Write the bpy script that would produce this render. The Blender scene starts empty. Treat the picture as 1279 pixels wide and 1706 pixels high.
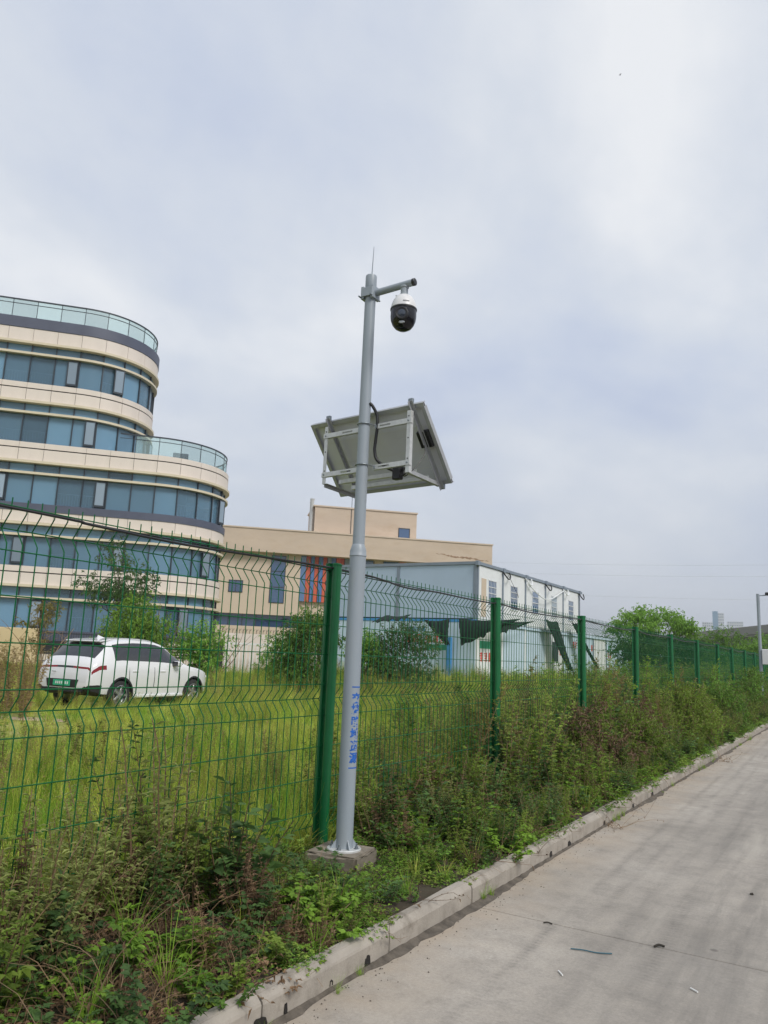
import bpy, bmesh, math, random
import numpy as np
from mathutils import Vector, Matrix
R = math.radians
SC = bpy.context.scene
COL = SC.collection
rng = np.random.default_rng(7)
random.seed(7)

# ------------------------------------------------------------------ camera, sky, sun, exposure
# World: the road runs along +Y, the kerb at x = -2.12, the fence at x = -3.275.
cd = bpy.data.cameras.new('camera')
cam = bpy.data.objects.new('camera', cd); COL.objects.link(cam)
cd.sensor_fit = 'VERTICAL'; cd.sensor_height = 36.0; cd.lens = 36.0 * 1281 / 1706
cd.clip_start = 0.05; cd.clip_end = 6000
_yaw, _pitch, _roll = R(31.556), R(10.46), R(2.424)
cam.matrix_world = (Matrix.Translation((0, 0, 1.5)) @ Matrix.Rotation(_yaw, 4, 'Z')
                    @ Matrix.Rotation(R(90) + _pitch, 4, 'X') @ Matrix.Rotation(_roll, 4, 'Z'))
SC.camera = cam

SUN_EL, SUN_AZ = R(46), R(108)         # azimuth clockwise from +Y (from the road side, slightly behind)
world = bpy.data.worlds.new('World'); SC.world = world; world.use_nodes = True
nt = world.node_tree; nt.nodes.clear()
def N(tree, t, **kw):
    n = tree.nodes.new(t)
    for k, v in kw.items():
        if k.startswith('i_'):
            n.inputs[k[2:].replace('_', ' ')].default_value = v
        else:
            setattr(n, k, v)
    return n
def ramp(tree, stops, fac):
    r = tree.nodes.new('ShaderNodeValToRGB')
    el = r.color_ramp.elements
    while len(el) > 1: el.remove(el[-1])
    el[0].position = stops[0][0]; el[0].color = (*stops[0][1], 1)
    for p, c in stops[1:]:
        q = el.new(p); q.color = (*c, 1)
    tree.links.new(fac, r.inputs[0])
    return r.outputs[0]
def mixc(tree, a, b, fac, mode='MIX'):
    m = tree.nodes.new('ShaderNodeMix'); m.data_type = 'RGBA'; m.blend_type = mode
    for s, v in ((m.inputs[6], a), (m.inputs[7], b), (m.inputs[0], fac)):
        if hasattr(v, 'is_output') or hasattr(v, 'links') and not isinstance(v, (tuple, list, float, int)):
            tree.links.new(v, s)
        else:
            s.default_value = (*v, 1) if isinstance(v, (tuple, list)) and len(v) == 3 else v
    return m.outputs[2]
def mth(tree, op, a, b=None):
    m = tree.nodes.new('ShaderNodeMath'); m.operation = op
    for s, v in ((m.inputs[0], a), (m.inputs[1], b)):
        if v is None: continue
        if isinstance(v, (int, float)): s.default_value = v
        else: tree.links.new(v, s)
    return m.outputs[0]
sky = N(nt, 'ShaderNodeTexSky', sky_type='NISHITA', sun_disc=False)
sky.sun_elevation = SUN_EL; sky.sun_rotation = SUN_AZ; sky.dust_density = 3.0
bg1 = N(nt, 'ShaderNodeBackground'); bg1.inputs[1].default_value = 0.10
nt.links.new(sky.outputs[0], bg1.inputs[0])
tc = N(nt, 'ShaderNodeTexCoord'); sep = N(nt, 'ShaderNodeSeparateXYZ')
nt.links.new(tc.outputs['Generated'], sep.inputs[0])
zz = mth(nt, 'ADD', mth(nt, 'MAXIMUM', sep.outputs[2], 0.0), 0.28)
cmb = N(nt, 'ShaderNodeCombineXYZ')
nt.links.new(mth(nt, 'DIVIDE', sep.outputs[0], zz), cmb.inputs[0])
nt.links.new(mth(nt, 'DIVIDE', sep.outputs[1], zz), cmb.inputs[1])
n1 = N(nt, 'ShaderNodeTexNoise'); n1.inputs['Scale'].default_value = 1.15; n1.inputs['Detail'].default_value = 5; n1.inputs['Roughness'].default_value = 0.5
n1.inputs['Distortion'].default_value = 0.5
n2 = N(nt, 'ShaderNodeTexNoise'); n2.inputs['Scale'].default_value = 3.6; n2.inputs['Detail'].default_value = 6; n2.inputs['Roughness'].default_value = 0.55
mp = N(nt, 'ShaderNodeMapping'); mp.inputs['Location'].default_value = (3.1, 1.7, 0); mp.inputs['Scale'].default_value = (1.0, 0.75, 1); mp.inputs['Rotation'].default_value = (0, 0, 0.7)
nt.links.new(cmb.outputs[0], mp.inputs[0])
nt.links.new(mp.outputs[0], n1.inputs['Vector']); nt.links.new(mp.outputs[0], n2.inputs['Vector'])
dens = mth(nt, 'ADD', mth(nt, 'MULTIPLY', n1.outputs[0], 0.68), mth(nt, 'MULTIPLY', n2.outputs[0], 0.32))
ccol = ramp(nt, [(0.33, (0.48, 0.54, 0.70)), (0.43, (0.57, 0.625, 0.74)), (0.52, (0.67, 0.71, 0.775)), (0.63, (0.83, 0.845, 0.865))], dens)
elev = N(nt, 'ShaderNodeMapRange'); elev.inputs[1].default_value = 0.0; elev.inputs[2].default_value = 0.35
nt.links.new(sep.outputs[2], elev.inputs[0])
ccol = mixc(nt, (0.55, 0.59, 0.67), ccol, elev.outputs[0])
bg2 = N(nt, 'ShaderNodeBackground'); bg2.inputs[1].default_value = 0.66
nt.links.new(ccol, bg2.inputs[0])
mxs = N(nt, 'ShaderNodeMixShader'); mxs.inputs[0].default_value = 0.90
nt.links.new(bg1.outputs[0], mxs.inputs[1]); nt.links.new(bg2.outputs[0], mxs.inputs[2])
wo = N(nt, 'ShaderNodeOutputWorld'); nt.links.new(mxs.outputs[0], wo.inputs[0])

sd = bpy.data.lights.new('sun', 'SUN'); sd.energy = 1.5; sd.angle = R(20); sd.color = (1.0, 0.96, 0.9)
so = bpy.data.objects.new('sun', sd); COL.objects.link(so)
_sdir = Vector((math.sin(SUN_AZ) * math.cos(SUN_EL), math.cos(SUN_AZ) * math.cos(SUN_EL), math.sin(SUN_EL)))
so.rotation_euler = _sdir.to_track_quat('Z', 'Y').to_euler(); so.location = (20, 10, 40)
SC.view_settings.view_transform = 'Standard'; SC.view_settings.look = 'None'
SC.view_settings.exposure = 0.75; SC.view_settings.gamma = 1.0
SC.cycles.max_bounces = 9; SC.cycles.diffuse_bounces = 6; SC.cycles.transparent_max_bounces = 12; SC.cycles.volume_bounces = 0

# ------------------------------------------------------------------ helpers
def tag(o, label=None, cat=None, group=None, kind=None):
    if label: o['label'] = label
    if cat: o['category'] = cat
    if group: o['group'] = group
    if kind: o['kind'] = kind
    return o
def empty(name, loc=(0, 0, 0), rz=0.0):
    o = bpy.data.objects.new(name, None); COL.objects.link(o)
    o.location = loc; o.rotation_euler = (0, 0, rz); o.empty_display_size = 0.2
    return o
class MB:
    def __init__(s): s.v = []; s.f = []; s.m = []
    def add(s, vs, fs, mi=0):
        b = len(s.v); s.v += [tuple(map(float, p)) for p in vs]
        s.f += [tuple(i + b for i in f) for f in fs]; s.m += [mi] * len(fs)
        return s
    def box(s, x0, y0, z0, x1, y1, z1, M=None):
        vs = [(x, y, z) for z in (z0, z1) for y in (y0, y1) for x in (x0, x1)]
        if M is not None: vs = [tuple(M @ Vector(p)) for p in vs]
        return s.add(vs, [(0, 2, 3, 1), (4, 5, 7, 6), (0, 1, 5, 4), (2, 6, 7, 3), (0, 4, 6, 2), (1, 3, 7, 5)])
    def bbox(s, x0, y0, z0, x1, y1, z1, b=0.01, M=None):
        # box with chamfered edges
        vs = []; 
        bm = bmesh.new()
        bmesh.ops.create_cube(bm, size=1.0)
        for v in bm.verts:
            v.co = Vector(((x0 + x1) / 2 + v.co.x * (x1 - x0), (y0 + y1) / 2 + v.co.y * (y1 - y0), (z0 + z1) / 2 + v.co.z * (z1 - z0)))
        bmesh.ops.bevel(bm, geom=bm.edges[:], offset=b, segments=1, affect='EDGES')
        return s.bm(bm, M)
    def bm(s, bm, M=None):
        bm.verts.index_update()
        vs = [v.co.copy() for v in bm.verts]
        if M is not None: vs = [M @ p for p in vs]
        s.add(vs, [tuple(v.index for v in f.verts) for f in bm.faces]); bm.free()
        return s
    def tube(s, pts, r, n=6, cap=True):
        pts = [Vector(p) for p in pts]; k = len(pts)
        rs = r if isinstance(r, (list, tuple)) else [r] * k
        vs = []; prev = None
        for i, p in enumerate(pts):
            d = (pts[min(i + 1, k - 1)] - pts[max(i - 1, 0)]).normalized()
            if prev is None:
                a = Vector((0, 0, 1)) if abs(d.z) < 0.9 else Vector((1, 0, 0))
                u = d.cross(a).normalized()
            else:
                u = (prev - d * prev.dot(d)).normalized()
            w = d.cross(u); prev = u
            for j in range(n):
                t = 2 * math.pi * j / n
                vs.append(p + (u * math.cos(t) + w * math.sin(t)) * rs[i])
        fs = [(i * n + j, i * n + (j + 1) % n, (i + 1) * n + (j + 1) % n, (i + 1) * n + j) for i in range(k - 1) for j in range(n)]
        if cap: fs += [tuple(range(n - 1, -1, -1)), tuple(range((k - 1) * n, k * n))]
        return s.add(vs, fs)
    def lathe(s, prof, n=24, M=None, cap=True):
        # prof: list of (r, z)
        vs = []; k = len(prof)
        for r, z in prof:
            for j in range(n):
                t = 2 * math.pi * j / n; vs.append(Vector((r * math.cos(t), r * math.sin(t), z)))
        if M is not None: vs = [M @ p for p in vs]
        fs = [(i * n + j, i * n + (j + 1) % n, (i + 1) * n + (j + 1) % n, (i + 1) * n + j) for i in range(k - 1) for j in range(n)]
        if cap: fs += [tuple(range(n - 1, -1, -1)), tuple(range((k - 1) * n, k * n))]
        return s.add(vs, fs)
    def prism(s, poly, z0, z1, M=None):
        n = len(poly)
        vs = [Vector((x, y, z0)) for x, y in poly] + [Vector((x, y, z1)) for x, y in poly]
        if M is not None: vs = [M @ p for p in vs]
        return s.add(vs, [tuple(range(n - 1, -1, -1)), tuple(range(n, 2 * n))] + [(i, (i + 1) % n, n + (i + 1) % n, n + i) for i in range(n)])
    def mesh(s, name, smooth=False, angle=None):
        me = bpy.data.meshes.new(name); me.from_pydata(s.v, [], s.f)
        if smooth:
            me.polygons.foreach_set('use_smooth', [True] * len(s.f))
            if angle is not None and hasattr(me, 'set_sharp_from_angle'): me.set_sharp_from_angle(angle=angle)
        me.update(); return me
    def build(s, name, mat, parent=None, smooth=False, angle=R(40)):
        me = s.mesh(name, smooth, angle)
        for m in (mat if isinstance(mat, (list, tuple)) else [mat]): me.materials.append(m)
        if isinstance(mat, (list, tuple)): me.polygons.foreach_set('material_index', s.m)
        o = bpy.data.objects.new(name, me); COL.objects.link(o); o.parent = parent
        return o
def link(me, name, parent=None, loc=(0, 0, 0), rot=(0, 0, 0), scale=(1, 1, 1)):
    o = bpy.data.objects.new(name, me); COL.objects.link(o); o.parent = parent
    o.location = loc; o.rotation_euler = rot; o.scale = scale
    return o
def sstep(a, b, x):
    t = min(1, max(0, (x - a) / (b - a))); return t * t * (3 - 2 * t)
def crv(pts, n=8):
    # Catmull-Rom through points
    P = [Vector(p) for p in pts]; P = [2 * P[0] - P[1]] + P + [2 * P[-1] - P[-2]]
    out = []
    for i in range(1, len(P) - 2):
        for k in range(n):
            t = k / n
            out.append(0.5 * ((2 * P[i]) + (-P[i - 1] + P[i + 1]) * t + (2 * P[i - 1] - 5 * P[i] + 4 * P[i + 1] - P[i + 2]) * t * t + (-P[i - 1] + 3 * P[i] - 3 * P[i + 1] + P[i + 2]) * t ** 3))
    out.append(P[-2]); return out

# ------------------------------------------------------------------ materials
def mat(name, col, rough=0.6, metal=0.0, var=0.12, vscale=3.0, bump=0.0, bscale=40.0, spec=0.5, dirt=None, dscale=2.0, damt=0.5, stretch=(1, 1, 1)):
    m = bpy.data.materials.new(name); m.use_nodes = True; t = m.node_tree
    b = t.nodes['Principled BSDF']; b.inputs['Roughness'].default_value = rough; b.inputs['Metallic'].default_value = metal
    b.inputs['Specular IOR Level'].default_value = spec
    tcn = N(t, 'ShaderNodeTexCoord'); mpn = N(t, 'ShaderNodeMapping'); mpn.inputs['Scale'].default_value = stretch
    t.links.new(tcn.outputs['Object'], mpn.inputs[0])
    nz = N(t, 'ShaderNodeTexNoise'); nz.inputs['Scale'].default_value = vscale; nz.inputs['Detail'].default_value = 6; nz.inputs['Roughness'].default_value = 0.6
    t.links.new(mpn.outputs[0], nz.inputs['Vector'])
    lo = tuple(c * (1 - var) for c in col); hi = tuple(min(1, c * (1 + var)) for c in col)
    c = ramp(t, [(0.3, lo), (0.7, hi)], nz.outputs[0])
    if dirt:
        nd = N(t, 'ShaderNodeTexNoise'); nd.inputs['Scale'].default_value = dscale; nd.inputs['Detail'].default_value = 8; nd.inputs['Roughness'].default_value = 0.7
        t.links.new(mpn.outputs[0], nd.inputs['Vector'])
        f = ramp(t, [(0.5, (0, 0, 0)), (0.72, (damt,) * 3)], nd.outputs[0])
        c = mixc(t, c, dirt, f)
    t.links.new(c, b.inputs['Base Color'])
    if bump:
        nb = N(t, 'ShaderNodeTexNoise'); nb.inputs['Scale'].default_value = bscale; nb.inputs['Detail'].default_value = 4
        t.links.new(mpn.outputs[0], nb.inputs['Vector'])
        bp = N(t, 'ShaderNodeBump'); bp.inputs['Strength'].default_value = bump; bp.inputs['Distance'].default_value = 0.01
        t.links.new(nb.outputs[0], bp.inputs['Height']); t.links.new(bp.outputs[0], b.inputs['Normal'])
    return m
M = {}
M['green'] = mat('green_powder_coat', (0.004, 0.105, 0.03), 0.5, var=0.18, vscale=6, spec=0.25)
M['green_post'] = mat('green_post_coat', (0.004, 0.125, 0.036), 0.32, var=0.15, vscale=5, dirt=(0.03, 0.09, 0.04), damt=0.3)
M['grey_pole'] = mat('grey_pole_paint', (0.27, 0.31, 0.345), 0.42, var=0.05, vscale=5, dirt=(0.30, 0.31, 0.30), damt=0.35, dscale=6, stretch=(1, 1, 0.3))
M['galv'] = mat('galvanised_steel', (0.55, 0.56, 0.55), 0.45, 0.35, var=0.12, vscale=30)
M['alu'] = mat('aluminium', (0.62, 0.62, 0.58), 0.42, 0.3, var=0.08, vscale=20)
M['alu_dark'] = mat('weathered_aluminium', (0.36, 0.37, 0.38), 0.5, 0.25, var=0.1, vscale=20)
M['backsheet'] = mat('solar_backsheet', (0.60, 0.61, 0.66), 0.55, var=0.04, vscale=4)
M['cell'] = mat('solar_cells', (0.01, 0.014, 0.03), 0.12, var=0.1)
M['black'] = mat('black_plastic', (0.012, 0.012, 0.014), 0.45, var=0.15)
M['gloss_black'] = mat('gloss_black_dome', (0.008, 0.008, 0.012), 0.12, var=0.1)
M['white_plastic'] = mat('white_plastic', (0.66, 0.66, 0.66), 0.35, var=0.03)
M['bolt'] = mat('bolt_steel', (0.22, 0.25, 0.27), 0.45, 0.6, var=0.2, vscale=60)
M['blue_print'] = mat('blue_stencil_paint', (0.006, 0.10, 0.42), 0.6, var=0.3, vscale=40)
M['kerb'] = mat('kerb_concrete', (0.32, 0.288, 0.245), 0.9, var=0.14, vscale=6, bump=0.25, bscale=60, dirt=(0.12, 0.1, 0.075), dscale=4, damt=0.75)
M['pad'] = mat('rough_concrete', (0.21, 0.18, 0.14), 0.95, var=0.25, vscale=8, bump=0.6, bscale=25, dirt=(0.11, 0.095, 0.065), damt=0.8, dscale=5)
M['tar'] = mat('black_tar', (0.012, 0.011, 0.01), 0.6, var=0.2)
M['soil'] = mat('soil', (0.075, 0.055, 0.036), 1.0, var=0.45, vscale=2.5, bump=0.8, bscale=12, dirt=(0.04, 0.045, 0.016), dscale=0.8, damt=0.7)
def ground_material():
    m = mat('soil_and_thatch', (0.042, 0.031, 0.021), 1.0, var=0.45, vscale=2.5, bump=0.8, bscale=12, dirt=(0.04, 0.045, 0.016), dscale=0.8, damt=0.7)
    t = m.node_tree; b = t.nodes['Principled BSDF']; src = b.inputs['Base Color'].links[0].from_socket
    geo = N(t, 'ShaderNodeNewGeometry'); sx = N(t, 'ShaderNodeSeparateXYZ'); t.links.new(geo.outputs['Position'], sx.inputs[0])
    nz = N(t, 'ShaderNodeTexNoise'); nz.inputs['Scale'].default_value = 1.3; nz.inputs['Detail'].default_value = 8; t.links.new(geo.outputs['Position'], nz.inputs['Vector'])
    th = ramp(t, [(0.3, (0.16, 0.18, 0.035)), (0.55, (0.25, 0.255, 0.055)), (0.75, (0.32, 0.28, 0.11))], nz.outputs[0])
    mr = N(t, 'ShaderNodeMapRange', interpolation_type='SMOOTHSTEP'); mr.inputs[1].default_value = -3.3; mr.inputs[2].default_value = -4.1; t.links.new(sx.outputs[0], mr.inputs[0])
    t.links.new(mixc(t, src, th, mr.outputs[0]), b.inputs['Base Color']); return m
M['ground'] = ground_material()
M['sand'] = mat('sandy_path', (0.40, 0.31, 0.2), 1.0, var=0.2, vscale=2, bump=0.5, bscale=10)
M['grime'] = mat('gutter_grime', (0.10, 0.085, 0.068), 1.0, var=0.45, vscale=14, bump=0.6, bscale=40)

def road_material():
    m = bpy.data.materials.new('worn_concrete_road'); m.use_nodes = True; t = m.node_tree
    b = t.nodes['Principled BSDF']; b.inputs['Roughness'].default_value = 0.88
    geo = N(t, 'ShaderNodeNewGeometry')
    def noise(scale, sc=(1, 1, 1), det=8, ro=0.6, loc=(0, 0, 0), dist=0.0):
        mp_ = N(t, 'ShaderNodeMapping'); mp_.inputs['Scale'].default_value = sc; mp_.inputs['Location'].default_value = loc
        t.links.new(geo.outputs['Position'], mp_.inputs[0])
        n_ = N(t, 'ShaderNodeTexNoise'); n_.inputs['Scale'].default_value = scale; n_.inputs['Detail'].default_value = det; n_.inputs['Roughness'].default_value = ro; n_.inputs['Distortion'].default_value = dist
        t.links.new(mp_.outputs[0], n_.inputs['Vector']); return n_.outputs[0]
    base = ramp(t, [(0.3, (0.27, 0.244, 0.21)), (0.52, (0.345, 0.312, 0.27)), (0.72, (0.405, 0.37, 0.322))], noise(0.9, det=10))
    fine = ramp(t, [(0.3, (0.72, 0.72, 0.72)), (0.7, (1.2, 1.2, 1.2))], noise(60, det=8, ro=0.85))
    c = mixc(t, base, fine, 1.0, 'MULTIPLY')
    mot = ramp(t, [(0.35, (0.80, 0.80, 0.80)), (0.5, (1, 1, 1)), (0.68, (1.13, 1.12, 1.10))], noise(5.5, det=10, ro=0.75))
    c = mixc(t, c, mot, 1.0, 'MULTIPLY')
    # grey rubber film worn along the wheel paths (follows the lane, slowly weaving)
    sx = N(t, 'ShaderNodeSeparateXYZ'); t.links.new(geo.outputs['Position'], sx.inputs[0])
    weave = mth(t, 'ADD', sx.outputs[0], mth(t, 'MULTIPLY', mth(t, 'SUBTRACT', noise(0.22, (1, 1, 1), 2, 0.4), 0.5), 1.1))
    lane = N(t, 'ShaderNodeMapRange', interpolation_type='SMOOTHSTEP'); lane.inputs[1].default_value = -1.75; lane.inputs[2].default_value = -0.55
    t.links.new(weave, lane.inputs[0])
    lanem = mth(t, 'MULTIPLY', lane.outputs[0], ramp(t, [(0.34, (0.1,) * 3), (0.62, (0.8,) * 3)], noise(0.7, (1, 0.45, 1), 6, 0.55, (4, 2, 0))))
    c = mixc(t, c, (0.18, 0.168, 0.15), lanem)
    streak = ramp(t, [(0.46, (0, 0, 0)), (0.64, (0.9,) * 3)], noise(3.0, (2.2, 0.16, 1), 7, 0.62, (1.3, 0.4, 0), 0.25))
    c = mixc(t, c, (0.135, 0.125, 0.112), mth(t, 'MULTIPLY', streak, mth(t, 'ADD', mth(t, 'MULTIPLY', lane.outputs[0], 0.5), 0.06)))
    # dried pale streaks
    pale = ramp(t, [(0.55, (0, 0, 0)), (0.75, (0.55,) * 3)], noise(2.0, (1.8, 0.22, 1), 8, 0.65, (7.3, 3.4, 0), 0.3))
    c = mixc(t, c, (0.42, 0.385, 0.33), pale)
    # tread print of lorry tyres: fine cross bars inside weaving bands
    bars = N(t, 'ShaderNodeTexWave'); bars.bands_direction = 'Y'; bars.inputs['Scale'].default_value = 7.0; bars.inputs['Distortion'].default_value = 6.0; bars.inputs['Detail'].default_value = 3
    t.links.new(geo.outputs['Position'], bars.inputs['Vector'])
    w3 = mth(t, 'ADD', mth(t, 'ADD', sx.outputs[0], mth(t, 'MULTIPLY', mth(t, 'SUBTRACT', sx.outputs[1], 3.5), 0.022)), mth(t, 'MULTIPLY', mth(t, 'SUBTRACT', noise(1.4, (0.3, 1, 1), 4, 0.6, (2, 5, 0)), 0.5), 0.07))
    bb = None
    for k_, (xc, hw_, am) in enumerate(((-1.56, 0.05, 0.95), (-1.395, 0.055, 1.0), (-1.21, 0.05, 0.7), (-0.97, 0.09, 0.75), (-0.62, 0.10, 0.55), (-0.30, 0.12, 0.6), (0.35, 0.12, 0.5))):
        f_ = mth(t, 'SUBTRACT', 1.0, mth(t, 'MINIMUM', mth(t, 'ABSOLUTE', mth(t, 'DIVIDE', mth(t, 'SUBTRACT', w3, xc), hw_)), 1.0))
        f_ = mth(t, 'MULTIPLY', mth(t, 'MULTIPLY', f_, am), ramp(t, [(0.38, (0.0,) * 3), (0.58, (1,) * 3)], noise(0.9, (1.5, 0.6, 1), 5, 0.65, (9 + 7 * k_, 1 + 3 * k_, 0))))
        bb = f_ if bb is None else mth(t, 'MAXIMUM', bb, f_)
    bb = mth(t, 'MULTIPLY', bb, mth(t, 'ADD', mth(t, 'MULTIPLY', bars.outputs[1], 0.3), 0.25))
    bb = mth(t, 'MULTIPLY', bb, ramp(t, [(0.3, (0.45,) * 3), (0.6, (1,) * 3)], noise(14, (3, 0.4, 1), 6, 0.7)))
    c = mixc(t, c, (0.085, 0.078, 0.07), bb)
    # small dark spots
    sp = N(t, 'ShaderNodeTexVoronoi'); sp.inputs['Scale'].default_value = 2.6; t.links.new(geo.outputs['Position'], sp.inputs['Vector'])
    spf = ramp(t, [(0.0, (0.7,) * 3), (0.045, (0.5,) * 3), (0.07, (0, 0, 0))], sp.outputs['Distance'])
    c = mixc(t, c, (0.08, 0.07, 0.06), spf)
    # sandy dust by the kerb
    edge = N(t, 'ShaderNodeMapRange', interpolation_type='SMOOTHSTEP'); edge.inputs[1].default_value = -1.55; edge.inputs[2].default_value = -2.12
    t.links.new(sx.outputs[0], edge.inputs[0])
    c = mixc(t, c, (0.36, 0.29, 0.215), mth(t, 'MULTIPLY', edge.outputs[0], ramp(t, [(0.35, (0.1,) * 3), (0.65, (0.75,) * 3)], noise(2.5, det=7))))
    t.links.new(c, b.inputs['Base Color'])
    bp = N(t, 'ShaderNodeBump'); bp.inputs['Strength'].default_value = 0.3; bp.inputs['Distance'].default_value = 0.006
    t.links.new(noise(45, det=6, ro=0.7), bp.inputs['Height']); t.links.new(bp.outputs[0], b.inputs['Normal'])
    return m
M['road'] = road_material()

def leafmat(name, col, col2, trans=0.4, rough=0.6):
    # leaf colour varies from leaf to leaf (attribute 'tint') and from plant to plant (instance random)
    m = bpy.data.materials.new(name); m.use_nodes = True; t = m.node_tree
    b = t.nodes['Principled BSDF']; b.inputs['Roughness'].default_value = rough; b.inputs['Specular IOR Level'].default_value = 0.3
    at = N(t, 'ShaderNodeAttribute'); at.attribute_name = 'tint'
    oi = N(t, 'ShaderNodeObjectInfo')
    f = mth(t, 'ADD', mth(t, 'MULTIPLY', at.outputs['Fac'], 0.58), mth(t, 'MULTIPLY', oi.outputs['Random'], 0.42))
    c = ramp(t, [(0.05, col), (0.95, col2)], f)
    t.links.new(c, b.inputs['Base Color'])
    tr = N(t, 'ShaderNodeBsdfTranslucent'); t.links.new(c, tr.inputs[0])
    mx = N(t, 'ShaderNodeMixShader'); mx.inputs[0].default_value = trans
    out = t.nodes['Material Output']
    t.links.new(b.outputs[0], mx.inputs[1]); t.links.new(tr.outputs[0], mx.inputs[2]); t.links.new(mx.outputs[0], out.inputs[0])
    return m
M['l_mug'] = leafmat('mugwort_leaf', (0.048, 0.088, 0.011), (0.327, 0.456, 0.071))
M['l_sage'] = leafmat('greyish_weed_leaf', (0.087, 0.115, 0.028), (0.433, 0.482, 0.155))
M['l_broad'] = leafmat('bright_weed_leaf', (0.043, 0.106, 0.011), (0.296, 0.496, 0.056))
M['l_dark'] = leafmat('dark_shrub_leaf', (0.025, 0.058, 0.016), (0.149, 0.269, 0.073))
M['l_mid'] = leafmat('shrub_leaf', (0.051, 0.115, 0.016), (0.305, 0.550, 0.085))
M['l_bright'] = leafmat('fresh_shrub_leaf', (0.071, 0.149, 0.018), (0.386, 0.614, 0.086))
M['l_feather'] = leafmat('feathery_weed_leaf', (0.140, 0.211, 0.034), (0.469, 0.607, 0.125))
M['l_yellow'] = leafmat('yellowing_leaf', (0.105, 0.101, 0.024), (0.379, 0.320, 0.102))
M['g_field'] = leafmat('field_grass_blade', (0.151, 0.210, 0.022), (0.851, 0.916, 0.172), 0.5)
M['g_green'] = leafmat('green_grass_blade', (0.063, 0.146, 0.013), (0.425, 0.681, 0.071), 0.5)
M['g_seed'] = leafmat('brown_seed_head', (0.208, 0.143, 0.058), (0.468, 0.364, 0.156), 0.2)
M['dry'] = leafmat('dry_stem', (0.088, 0.054, 0.032), (0.312, 0.210, 0.115), 0.1)
M['rust'] = leafmat('withered_leaf', (0.088, 0.055, 0.033), (0.250, 0.155, 0.083), 0.15)
M['bark'] = mat('bark', (0.085, 0.065, 0.048), 0.95, var=0.35, vscale=12, bump=0.6, bscale=30)
#@@STRUCT
# ------------------------------------------------------------------ ground, road, kerb
KX, FX = -2.117, -3.275                # kerb face, fence line
POST_Y0, SPAN = 4.67, 3.06             # first post in view, post spacing
def gz(x, y):
    if x >= KX - 0.08: return -0.06
    if x >= FX: 
        t = (KX - 0.08 - x) / (KX - 0.08 - FX); return 0.118 + 0.03 * t
    f = 0.5 * sstep(12, 27, y) * sstep(-27, -16, x)
    f += 0.12 * math.sin(x * 0.31 + 1.0) * math.cos(y * 0.27) * sstep(-5, -9, x)
    t = sstep(FX, FX - 2.5, x)
    return 0.148 * (1 - t) + f * t
xs = sorted(set([-2500, -900, -400, -200, -120, -80, -60] + [round(-50 + i * 1.5, 3) for i in range(31)] + [-4.6, -4.2, -3.8, -3.5, FX, -3.0, -2.75, -2.5, KX - 0.086, KX - 0.076, KX, 0, 4, 12, 40, 120, 400, 900, 2500]))
ys = sorted(set([-2500, -800, -300, -100, -40, -20, -10] + [round(-6 + i * 1.2, 3) for i in range(62)] + [75, 90, 120, 160, 220, 320, 500, 900, 1600, 3000, 5000]))
gm = MB()
gm.v = [(x, y, gz(x, y)) for y in ys for x in xs]
nx_ = len(xs)
gm.f = [(j * nx_ + i, j * nx_ + i + 1, (j + 1) * nx_ + i + 1, (j + 1) * nx_ + i) for j in range(len(ys) - 1) for i in range(nx_ - 1)]
gm.m = [0] * len(gm.f)
ground = gm.build('ground', M['ground'], smooth=True, angle=None); tag(ground, 'bare brown soil of the overgrown plot and verge', 'ground', kind='structure')

road = MB().box(KX + 0.005, -60, -0.05, 9.0, 400, -0.014).build('road', M['grime'])
tag(road, 'grey concrete service road with tyre marks', 'road', kind='structure')
# cast slabs with open joints; one joint meets the kerb at y = 4.68
joints = [-60, -30, -15.3, -10.3, -5.3, -0.32, 4.68, 9.7, 14.7, 19.7, 24.7, 29.7, 34.7, 45, 60, 100, 200, 400]
for a, b in zip(joints[:-1], joints[1:]):
    for x0, x1 in ((KX + 0.012, 1.9), (1.908, 6.2)):
        sl = MB().bbox(x0, a + 0.004, -0.012, x1, b - 0.004, random.uniform(-0.001, 0.001), 0.003)
        sl.build('slab', M['road'], road)
# joint sealant crumbs
kerb = MB().box(KX - 0.08, -60, -0.05, KX - 0.015, 300, 0.05).build('kerb', M['kerb'])
tag(kerb, 'pale precast concrete kerb along the weedy verge', 'kerb', kind='structure')
prof = [(0, -0.04), (0, 0.098), (-0.005, 0.109), (-0.024, 0.127), (-0.031, 0.131), (-0.034, 0.124), (-0.038, 0.133), (-0.080, 0.135), (-0.088, 0.128), (-0.088, -0.04)]
km = []
for k in range(4):
    L = 0.99
    w = MB(); n = len(prof); rr = random.Random(k)
    vs = []
    secs = [0.0, 0.006, 0.25, 0.5, 0.75, L - 0.006, L]
    for si, yy in enumerate(secs):
        for (px, pz) in prof:
            e_ = 0.004 if si in (0, len(secs) - 1) else 0.0
            vs.append((px - (e_ if px > -0.045 else -e_) + rr.uniform(-0.0015, 0.0015), yy, pz - (e_ if pz > 0.1 else 0) + rr.uniform(-0.0015, 0.0015)))
    w.add(vs, [(i * n + j, (i + 1) * n + j, (i + 1) * n + (j + 1) % n, i * n + (j + 1) % n) for i in range(len(secs) - 1) for j in range(n)] + [tuple(range(n)), tuple(range(len(vs) - 1, len(vs) - n - 1, -1))])
    me = w.mesh('kerb_stone'); me.materials.append(M['kerb']); km.append(me)
kj0 = 4.68
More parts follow.
